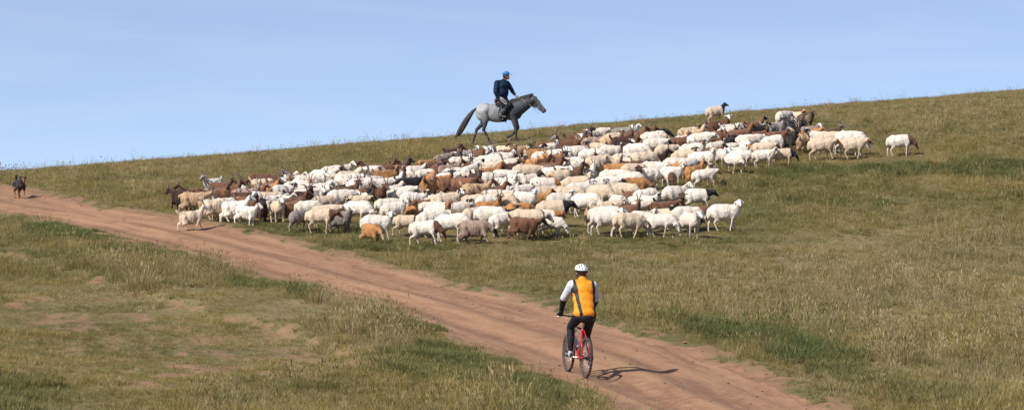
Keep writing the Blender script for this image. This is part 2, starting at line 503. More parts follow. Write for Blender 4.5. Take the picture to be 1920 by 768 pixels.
# ------------------------------------------------------------------ grass
def blade_mesh(name, nbl, height, spread, width, lean, seed, seedhead=0):
    r = random.Random(seed); V = []; Fc = []
    for k in range(nbl):
        a = r.uniform(0, 2 * PI); d = spread * math.sqrt(r.random())
        x, y = d * math.cos(a), d * math.sin(a)
        h = height * r.uniform(.55, 1.1); w = width * r.uniform(.7, 1.3)
        la = a + r.uniform(-.9, .9); ln = lean * r.uniform(.3, 1.2) * h
        fa = r.uniform(0, PI); wx, wy = math.cos(fa) * w / 2, math.sin(fa) * w / 2
        b = len(V)
        for q, (tt, ww) in enumerate(((0, 1), (.5, .8))):
            cx = x + math.cos(la) * ln * tt ** 1.8; cy = y + math.sin(la) * ln * tt ** 1.8
            V.append((cx - wx * ww, cy - wy * ww, h * tt - (.03 if q == 0 else 0))); V.append((cx + wx * ww, cy + wy * ww, h * tt))
        V.append((x + math.cos(la) * ln, y + math.sin(la) * ln, h * .97))
        Fc += [(b, b + 1, b + 3, b + 2), (b + 2, b + 3, b + 4)]
        if seedhead and r.random() < seedhead:
            e = Vector(V[-1]); c = len(V); ww = w * 1.3; hh = .05 + .04 * r.random()
            V += [tuple(e), (e.x + ww, e.y, e.z + hh * .45), (e.x + math.cos(la) * .02, e.y + math.sin(la) * .02, e.z + hh), (e.x - ww, e.y, e.z + hh * .45)]
            Fc.append((c, c + 1, c + 2, c + 3))
    return mesh_from(name, V, Fc, False)

def grass_material():
    t = NT('grass_blades')
    p = t.pos()
    tint = t.attr('tint', 'INSTANCER'); z = t.attr('zone', 'INSTANCER')
    sx = t.n('ShaderNodeSeparateXYZ'); t.l(z.outputs['Vector'], sx.inputs[0])
    lush, dry = sx.outputs[0], sx.outputs[1]
    oi = t.n('ShaderNodeObjectInfo')
    a = t.noise(p, .42, 5, .6); b = t.noise(p, 2.5, 3)
    g = t.mix(t.rng(a, .38, .62), (.175, .172, .048), (.345, .265, .088))
    g = t.mix(t.rng(b, .45, .7), g, (.37, .29, .14))
    straw = t.mix(t.rng(b, .3, .7), (.37, .285, .165), (.46, .375, .24))
    k = t.math('ADD', t.math('MULTIPLY', dry, .60), t.math('MULTIPLY', t.math('SUBTRACT', oi.outputs['Random'], .66), 1.5))
    k = t.math('MULTIPLY', t.math('MAXIMUM', k, 0, ), t.math('SUBTRACT', 1, lush), True)
    g = t.mix(k, g, straw)
    g = t.mix(t.math('MULTIPLY', lush, .85), g, t.mix(t.rng(b, .35, .65), (.095, .140, .048), (.15, .175, .058)))
    g = t.mul(g, t.rng(oi.outputs['Random'], 0, 1, .72, 1.25))
    return t.out(g, .75, 0, None, .2, trans=.45)

def build_grass():
    mat = grass_material()
    protos = [blade_mesh('grass_tuft', 16, .085, .09, .0085, .5, 1), blade_mesh('grass_tuft', 20, .11, .10, .008, .8, 2),
              blade_mesh('grass_tuft', 14, .14, .07, .008, .6, 3), blade_mesh('grass_tuft', 22, .19, .10, .009, .55, 4),
              blade_mesh('grass_tuft', 12, .30, .07, .0065, .45, 5, .6), blade_mesh('grass_tuft', 7, .46, .06, .006, .35, 6, .8),
              blade_mesh('grass_tuft', 40, .17, .15, .014, .7, 8)]
    pc = bpy.data.collections.new('grass_tufts')
    for i, me in enumerate(protos):
        me.materials.append(mat)
        o = bpy.data.objects.new('tuft_%d' % i, me); pc.objects.link(o)
    # candidates inside the strip of pasture the photograph can see, a little wider
    def cand(n, y0, y1):
        Y = RNG.uniform(y0, y1, n); X = RNG.uniform(-1, 1, n) * (Y * .17 + 2.2)
        return X, Y
    parts = [cand(64000, 45, 62), cand(62000, 62, 84), cand(68000, 84, 112), cand(46000, 112, 134)]
    X = np.concatenate([a for a, b in parts]); Y = np.concatenate([b for a, b in parts])
    Z, ins, u, dbw, endf = terrain(X, Y, True)
    lush, dry, bare, tall = zones(X, Y, Z, ins, dbw, endf)
    n1 = fbm(X * .9, Y * .9, 41, 3); nb = fbm(X * .35, Y * .35, 141, 3); n2 = vnoise(X * 2.7, Y * 2.7, 42)
    keep = (RNG.random(len(X)) > bare * 1.05) & (ins < -.02 + (n2 - .5) * .5)
    keep |= (ins > 0) & (np.exp(-((u - .47) / .05) ** 2) * n1 > .42) & (RNG.random(len(X)) < .16)
    keep &= (RNG.random(len(X)) < .55 + n1) | (lush > .3)
    onroad = (ins > .1)
    r = RNG.random(len(X))
    idx = np.zeros(len(X), np.int32)
    idx[r > .35] = 1; idx[r > .65] = 2
    px_, py_ = project(X, Y, Z); short = zone(SHORT, px_, py_, n1)
    T = tall * (1 - short) - short + .35 * (n1 - .5) + .1 + np.clip((Y - 112) / 12, 0, 1) * .05
    idx[(RNG.random(len(X)) < T * .55) & (~onroad)] = 3
    idx[(RNG.random(len(X)) < T * .32) & (~onroad)] = 4
    crest = (Y > 116)
    idx[((RNG.random(len(X)) < T * .05 + .004) | (crest & (RNG.random(len(X)) < .015))) & (~onroad)] = 5
    far = (Y > 112) & (idx >= 4) & (RNG.random(len(X)) < .72)
    idx[far] = 2
    idx[(lush > .35) & (RNG.random(len(X)) < .75)] = 6
    idx[(lush > .35) & (RNG.random(len(X)) < .12)] = 3
    idx[onroad] = 0
    sc = RNG.uniform(.6, 1.3, len(X)) * (.78 + .9 * (n1 - .3)) * (.75 + .9 * (nb - .25))
    sc = np.where(onroad, sc * .45, sc) * np.clip(.5 + np.clip(-ins, 0, 2) * .5, .5, 1)
    sc = np.where(idx == 6, sc * (.7 + .5 * np.clip(lush, 0, 1.2)), sc)
    sc = sc * np.where((Y > 112) & (idx >= 3), .72, 1)
    sc = sc * (1 - .42 * np.clip(short, 0, 1))
    k = keep
    X, Y, Z, idx, sc, lush, dry = X[k], Y[k], Z[k], idx[k], sc[k], lush[k], dry[k]
    n = len(X)
    print('grass tufts', n)
    me = bpy.data.meshes.new('grass')
    me.vertices.add(n); me.vertices.foreach_set('co', np.stack([X, Y, Z - .012], -1).ravel())
    def at(nm, ty, key, v):
        a = me.attributes.new(nm, ty, 'POINT'); a.data.foreach_set(key, v.ravel())
    at('kind_index', 'INT', 'value', idx)
    at('size', 'FLOAT', 'value', sc.astype(np.float32))
    at('turn', 'FLOAT_VECTOR', 'vector', np.stack([RNG.normal(0, .1, n), RNG.normal(.06, .1, n), RNG.uniform(0, 2 * PI, n)], -1).astype(np.float32))
    at('zone', 'FLOAT_VECTOR', 'vector', np.stack([lush, dry, dry * 0], -1).astype(np.float32))
    o = bpy.data.objects.new('grass', me); COL.objects.link(o); o['kind'] = 'stuff'
    o['label'] = 'short olive green and straw coloured steppe grass over the whole hillside'; o['category'] = 'grass'
    ng = bpy.data.node_groups.new('grass_scatter', 'GeometryNodeTree')
    ng.interface.new_socket('Geometry', in_out='INPUT', socket_type='NodeSocketGeometry')
    ng.interface.new_socket('Geometry', in_out='OUTPUT', socket_type='NodeSocketGeometry')
    N = ng.nodes; L = ng.links
    gi = N.new('NodeGroupInput'); go = N.new('NodeGroupOutput')
    ci = N.new('GeometryNodeCollectionInfo'); ci.inputs['Collection'].default_value = pc
    ci.inputs['Separate Children'].default_value = True
    m2p = N.new('GeometryNodeMeshToPoints')
    iop = N.new('GeometryNodeInstanceOnPoints'); iop.inputs['Pick Instance'].default_value = True
    def na(nm, ty):
        x = N.new('GeometryNodeInputNamedAttribute'); x.data_type = ty; x.inputs[0].default_value = nm
        return x.outputs['Attribute']
    L.new(gi.outputs[0], m2p.inputs[0]); L.new(m2p.outputs[0], iop.inputs['Points']); L.new(ci.outputs[0], iop.inputs['Instance'])
    L.new(na('kind_index', 'INT'), iop.inputs['Instance Index'])
    L.new(na('turn', 'FLOAT_VECTOR'), iop.inputs['Rotation'])
    L.new(na('size', 'FLOAT'), iop.inputs['Scale'])
    L.new(iop.outputs[0], go.inputs[0])
    md = o.modifiers.new('scatter', 'NODES'); md.node_group = ng
build_grass()

def build_clods():
    """crumbs of earth and pebbles lying on the track and its worn edges"""
    n = 2600; Y = RNG.uniform(46, 90, n); X = RNG.uniform(-1, 1, n) * (Y * .165 + 1)
    Z, ins, u, dbw, endf = terrain(X, Y, True)
    lush, dry, bare, tall = zones(X, Y, Z, ins, dbw, endf)
    p = np.where(ins > 0, .10 + .5 * np.exp(-(ins / .5) ** 2) + .35 * np.exp(-((u - .47) / .06) ** 2), bare * .5)
    k = RNG.random(n) < p
    m = MB(); r = random.Random(2)
    base = [(0, 0, 1), (.9, 0, .25), (.28, .86, .3), (-.72, .53, .2), (-.72, -.53, .3), (.28, -.86, .2), (0, 0, -.6)]
    fc = [(0, 1, 2), (0, 2, 3), (0, 3, 4), (0, 4, 5), (0, 5, 1), (6, 2, 1), (6, 3, 2), (6, 4, 3), (6, 5, 4), (6, 1, 5)]
    for x, y, z in zip(X[k], Y[k], Z[k]):
        s = r.uniform(.010, .026) * (2.0 if r.random() < .05 else 1); a = r.uniform(0, 6.28)
        m.add([(x + s * 1.3 * (bx * math.cos(a) - by * math.sin(a)) * r.uniform(.8, 1.2), y + s * (bx * math.sin(a) + by * math.cos(a)), z + s * bz * r.uniform(.7, 1.1) + s * .2) for bx, by, bz in base], fc)
    o = m.build('pebbles', simple('earth_clods', (.185, .110, .070), .95, 0, .1, .5, .8, .3), None, False)
    tag(o, 'small clods of earth and pebbles strewn over the track', 'pebbles', None, 'stuff')
build_clods()
# ------------------------------------------------------------------ sheep and goats
PAL = {'w': (.75, .67, .575), 'c': (.63, .495, .36), 't': (.50, .33, .20), 'o': (.43, .205, .080), 'b': (.165, .080, .045),
       'd': (.060, .028, .020), 'k': (.016, .015, .017), 'g': (.27, .235, .215), 'p': (.32, .225, .18), 's': (.62, .575, .52)}
HEADC = dict(PAL); HEADC['b'] = (.125, .058, .034); HEADC['w'] = (.74, .70, .66); HEADC['o'] = (.34, .155, .065)
COATS = {}
def coat(head, kind):
    """head: '-' like the body, lower case letter = face of that colour, upper case = face, neck and breast, e = spotted face, x = pied all over"""
    key = (head, kind)
    if key in COATS: return COATS[key]
    t = NT('wool_coat' if kind == 's' else 'goat_coat')
    oi = t.n('ShaderNodeObjectInfo'); ob = t.obj()
    off = t.n('ShaderNodeVectorMath', operation='ADD'); t.l(ob, off.inputs[0])
    sc = t.n('ShaderNodeVectorMath', operation='SCALE'); sc.inputs[0].default_value = (7, 13, 5); t.l(oi.outputs['Random'], sc.inputs['Scale'])
    t.l(sc.outputs[0], off.inputs[1]); v = off.outputs[0]
    mk = t.attr('mask'); sp = t.n('ShaderNodeSeparateColor'); t.l(mk.outputs['Color'], sp.inputs[0])
    mh, mn, ml = sp.outputs
    big = t.noise(v, 3.2, 3); fine = t.noise(v, 26 if kind == 's' else 34, 4, .7); mid = t.noise(v, 9, 3)
    col = oi.outputs['Color']
    col = t.mul(col, t.rng(big, .3, .7, .88, 1.08))
    if kind == 's':      # grubby tips of the fleece
        col = t.mix(t.math('MULTIPLY', t.rng(mid, .5, .75), .35), col, (.46, .34, .235))
        sz = t.n('ShaderNodeSeparateXYZ'); t.l(ob, sz.inputs[0])        # mud and dung clinging to the belly wool
        bel = t.math('MULTIPLY', t.rng(t.math('ADD', sz.outputs[2], t.math('MULTIPLY', t.math('SUBTRACT', mid, .5), .35)), .33, .42, 1, 0), .35)
        col = t.mix(bel, col, (.36, .265, .18))
        yel = t.rng(t.noise(v, 2.1, 2), .52, .66); col = t.mix(t.math('MULTIPLY', yel, .35), col, (.56, .42, .27))
        col = t.mul(col, t.rng(fine, .3, .7, .80, 1.08))
    else:
        st = t.n('ShaderNodeMapping'); st.inputs['Scale'].default_value = (22, 22, 3); t.l(v, st.inputs[0])
        hair = t.noise(st.outputs[0], 2.4, 3, .6)
        col = t.mul(col, t.rng(hair, .3, .7, .68, 1.25))
        col = t.mul(col, t.rng(t.noise(v, 2.6, 2), .50, .66, 1.0, .55))
    e = t.math('MULTIPLY', t.math('SUBTRACT', mid, .5), .5)
    if head == 'e':
        f = t.math('MULTIPLY', t.rng(t.math('ADD', mh, e), .45, .55), t.rng(t.noise(v, 13, 1), .48, .52))
        col = t.mix(t.rng(t.math('ADD', mh, e), .45, .55), col, (.72, .69, .66))
        col = t.mix(f, col, (.018, .016, .018))
    elif head == 'x':
        f = t.rng(t.noise(v, 4.2, 1), .49, .53)
        col = t.mix(f, col, (.70, .66, .62))
    elif head != '-':
        hc = HEADC[head.lower()]
        hm = t.math('ADD', mh, mn) if head.isupper() else mh
        col = t.mix(t.rng(t.math('ADD', hm, e), .42, .58), col, hc)
    # shanks are short haired; hooves and the eye (mask alpha) dark
    al = mk.outputs['Alpha']
    dark = t.rng(al, .4, .6, 1, 0)
    col = t.mix(dark, col, (.02, .015, .012))
    b = t.bump(t.math('ADD', fine, mid), 1.0 if kind == 's' else .7, .03 if kind == 's' else .02)
    COATS[key] = t.out(col, .95, 0, b, .08, sheen=.15)
    return COATS[key]

HORN = None
def horn_mat():
    global HORN
    if HORN is None: HORN = simple('horn_keratin', (.16, .125, .095), .55, 0, .4, .35, 30, .4)
    return HORN

# leg swing tables (front left, front right, hind left, hind right): shift of the foot in metres and lift
GAIT = [((.11, 0), (-.12, .0), (-.13, .0), (.10, .02)), ((-.10, .0), (.12, .03), (.11, .0), (-.12, 0)), ((.02, 0), (-.03, 0), (.03, 0), (-.04, 0)),
        ((.04, .05), (-.05, 0), (-.14, .02), (.04, 0))]
MESHES = {}
def rotz(p, c, a):
    x, y = p[0] - c[0], p[1] - c[1]
    return (c[0] + x * math.cos(a) - y * math.sin(a), c[1] + x * math.sin(a) + y * math.cos(a), p[2])

def herd_mesh(kind, gait, hp, turn, var=0):
    key = (kind, gait, hp, turn, var)
    if key in MESHES: return MESHES[key]
    f = Flesh(); g = GAIT[gait]; S = kind == 's'
    rr = random.Random(str(key))
    if S:
        fat = (1.0, 1.07, .90)[var]; dz = (0, -.012, .012)[var]
        f.ell((.25, 0, .53 + dz), (.22, .165 * fat, .210)); f.ell((.0, 0, .525), (.35, .190 * fat, .208 * fat)); f.ell((-.27, 0, .54 - dz), (.21, .175 * fat, .198))
        f.ell((.05, 0, .60), (.36, .13, .140 + (0, .01, -.015)[var])); f.ell((-.16 if var == 1 else .18, 0, .61), (.16, .12, .145)); f.ell((.36, 0, .56), (.13, .125, .17), t='neck')
        f.ell((-.455, 0, .50), (.085, .125, .16)); f.ell((-.470, 0, .43), (.045, .06, .09))
        hipz, shz, lw = .44, .42, .110; nb = (.36, 0, .62); R = (.056, .029, .022, .026)
    else:
        f.ell((.22, 0, .45), (.17, .135, .19)); f.ell((.0, 0, .44), (.30, .155, .185)); f.ell((-.24, 0, .455), (.17, .135, .175))
        f.ell((.0, 0, .525), (.34, .09, .095)); f.ell((.02, 0, .36), (.30, .12, .10)); f.ell((-.30, 0, .42), (.10, .11, .14))
        f.ell((.31, 0, .47), (.10, .095, .15), t='neck')
        f.chain([(-.38, 0, .54), (-.46, 0, .63), (-.49, 0, .69)] if rr.random() < .6 else [(-.38, 0, .54), (-.45, 0, .50), (-.46, 0, .43)], [.04, .035, .018])
        hipz, shz, lw = .38, .37, .085; nb = (.30, 0, .53); R = (.050, .028, .021, .026)
    sc = 1 if S else .88
    hoofs = []
    for i, (sx, sy, hind) in enumerate(((.27, 1, 0), (.27, -1, 0), (-.28, 1, 1), (-.28, -1, 1))):
        dx, lift = g[i]; sx *= (1 if S else .9); y = sy * lw
        if not hind:
            k = (sx + dx * .45 + (.03 if lift else 0), y, .235 * sc + lift * .6)
            ft = (sx + dx * .92, y, .07 * sc + lift); to = (sx + dx + .03, y, .025 + lift)
            f.chain([(sx, y, shz + .02), k, ft, to], R, ['body', 'leg', 'leg'])
        else:
            st = (sx + .06 + dx * .15, y, .36 * sc); hk = (sx - .10 + dx * .6, y, .255 * sc + lift)
            ft = (sx - .06 + dx, y, .07 * sc + lift); to = (sx - .025 + dx, y, .025 + lift)
            f.chain([(sx, y * .95, hipz + .06), st, hk, ft, to], [.105 * sc, .075 * sc, .031, .022, .027], ['body', 'body', 'leg', 'leg'])
        hoofs.append(to)
    # neck and head
    up = ({'u': (.17, .17), 'm': (.235, .02), 'd': (.235, -.19)} if S else {'u': (.14, .21), 'm': (.21, .09), 'd': (.25, -.17)})[hp]
    ln = 1 if S else 1.0
    hb = (nb[0] + up[0] * ln, 0, nb[2] + up[1] * ln)                      # poll
    pd = {'u': -.42, 'm': -.62, 'd': -1.05}[hp]
    HL = .215 if S else .205
    mz = (hb[0] + HL * math.cos(pd), 0, hb[2] + HL * math.sin(pd))
    fwd = Vector((math.cos(pd), 0, math.sin(pd))); upv = Vector((-math.sin(pd), 0, math.cos(pd)))
    a = turn * {'u': 1.15, 'm': .9, 'd': .5}[hp]
    def T(p, full=1.0): return rotz(tuple(p), nb, a * full * .8)
    H = Vector(hb)
    f.chain([nb, T(((nb[0] + hb[0]) / 2 + (.01), 0, (nb[2] + hb[2]) / 2 + .0), .6), T(hb)], [.125, .100, .078] if S else [.095, .072, .058], 'neck')
    def hp_(x, y, z): return H + fwd * x + upv * z + Vector((0, y, 0))
    aa = a * .55
    def U(p):
        q = rotz(tuple(p), nb, a * .8); c = rotz(tuple(hb), nb, a * .8)
        return rotz(q, c, aa)
    w = 1 if S else .88
    f.cap(U(hp_(.02, 0, .0)), U(hp_(.11, 0, -.005)), .068 * w, .052 * w, 'head')
    f.cap(U(hp_(.10, 0, .0)), U(hp_(HL - .01, 0, -.012)), .050 * w, .034 * w, 'head')
    f.cap(U(hp_(.02, 0, -.03)), U(hp_(.12, 0, -.04)), .048 * w, .030 * w, 'head')
    for s in (-1, 1):
        if S: f.chain([U(hp_(-.01, s * .06, .02)), U(hp_(-.005, s * .125, -.01)), U(hp_(.01, s * .165, -.055))], [.022, .026, .014], 'head')
        else: f.chain([U(hp_(-.01, s * .05, .01)), U(hp_(-.02, s * .11, .01)), U(hp_(-.02, s * .155, -.005))], [.018, .022, .011], 'head')
    if not S: f.chain([U(hp_(.15, 0, -.04)), U(hp_(.15, 0, -.11))], [.022, .010], 'head')
    me, co, W = f.grow(kind + '_' + hp, .0150 if S else .0135, 3 if S else 3)
    bw = np.clip((1 - W.get('head', 0) - W.get('leg', 0) - .3 * W.get('neck', 0)), 0, 1) * np.clip((co[:, 2] - .32) / .05, 0, 1)
    co = relax(me, co, bw, 22 if S else 14)
    n = vnormals(me); co = co + n * (.006 * bw)[:, None]; set_co(me, co)
    hm = W.get('head', 0); nk = W.get('neck', 0); lg = W.get('leg', 0); bd = 1 - hm - lg
    hm = hm + 0 * bd
    if S:
        d = (vnoise3(co * 7, 3) - .5) * .024 + (vnoise3(co * 20, 9) - .5) * .012
    else:
        q = co * np.array([16, 16, 5]); d = (vnoise3(q, 3) - .5) * .022 + (vnoise3(q * 2.3, 9) - .5) * .014
        d = d + np.clip((.40 - co[:, 2]) / .15, 0, 1) * .02 * (co[:, 2] > .22)
    co2 = co + n * (d * bd)[:, None]
    if not S:   # long belly hair hangs down in locks
        hang = bd * np.clip((.37 - co[:, 2]) / .08, 0, 1) * (n[:, 2] < 0)
        co2[:, 2] -= hang * (.02 + .05 * vnoise(co[:, 0] * 22, co[:, 1] * 22, 4))
    set_co(me, co2)
    rgb = np.zeros((len(co), 4)); rgb[:, 0] = hm; rgb[:, 1] = nk + np.clip((co[:, 0] - .30) / .12, 0, 1) * bd * .8 * (1 - nk); rgb[:, 2] = lg; rgb[:, 3] = 1
    for h in hoofs:
        dd = np.linalg.norm(co - np.array(h), axis=1); rgb[(dd < .036) & (co[:, 2] < h[2] + .012), 3] = 0
    for s in (-1, 1):
        ey = np.array(U(hp_(.07, s * .056 * w, .018))); rgb[np.linalg.norm(co - ey, axis=1) < .016, 3] = 0
    ms = np.array(U(hp_(HL + .02, 0, -.015))); rgb[np.linalg.norm(co - ms, axis=1) < .022, 3] = .3
    me.color_attributes.new('mask', 'FLOAT_COLOR', 'POINT').data.foreach_set('color', rgb.ravel())
    mats = Matrix.Identity(3)
    anchor = {s: (Vector(U(hp_(.005, s * .028, .055 * w))), (Vector(U(hp_(-.2, 0, 0))) - Vector(U(hp_(0, 0, 0)))).normalized(), (Vector(U(hp_(0, 0, .2))) - Vector(U(hp_(0, 0, 0)))).normalized(), (Vector(U(hp_(0, s * .2, 0))) - Vector(U(hp_(0, 0, 0)))).normalized()) for s in (-1, 1)}
    MESHES[key] = (me, anchor)
    return MESHES[key]

HM = {}
def horn_mesh(style, key, anchor, s):
    k = (style, key, s)
    if k in HM: return HM[k]
    o, bk, up, sd = anchor[s]
    if style == 's':      # sabre horns sweeping up and back
        pts = [o + up * (.24 * t - .06 * t * t) + bk * (.14 * t * t) + sd * (.07 * t ** 1.5) for t in [i / 7 for i in range(8)]]
        rad = [.019 - .0155 * i / 7 for i in range(8)]
    elif style == 'w':    # wide spreading horns
        pts = [o + up * (.11 * t - .02 * t * t) + bk * (.05 * t) + sd * (.18 * t) for t in [i / 7 for i in range(8)]]
        rad = [.018 - .014 * i / 7 for i in range(8)]
    elif style == 'b':    # long horns bending far back
        pts = [o + up * (.12 * math.sin(t * 2.3)) + bk * (.26 * t) + sd * (.07 * t) for t in [i / 8 for i in range(9)]]
        rad = [.022 - .017 * i / 8 for i in range(9)]
    elif style == 'L':
        pts = [o + up * (.17 * math.sin(t * 2.2)) + bk * (.40 * t) + sd * (.10 * t) for t in [i / 8 for i in range(9)]]
        rad = [.024 - .018 * i / 8 for i in range(9)]
    else:                 # curled ram horn
        pts = []; rad = []
        for i in range(13):
            a = i / 12 * 4.6; r = .085 - .004 * i
            pts.append(o + bk * (r * math.sin(a) + .01) + up * (r * math.cos(a) - .075) + sd * (.02 + .007 * i)); rad.append(.027 - .0019 * i)
    m = MB(); m.tube(pts, rad, 8)
    HM[k] = m.mesh('horn'); HM[k].materials.append(horn_mat())
    return HM[k]

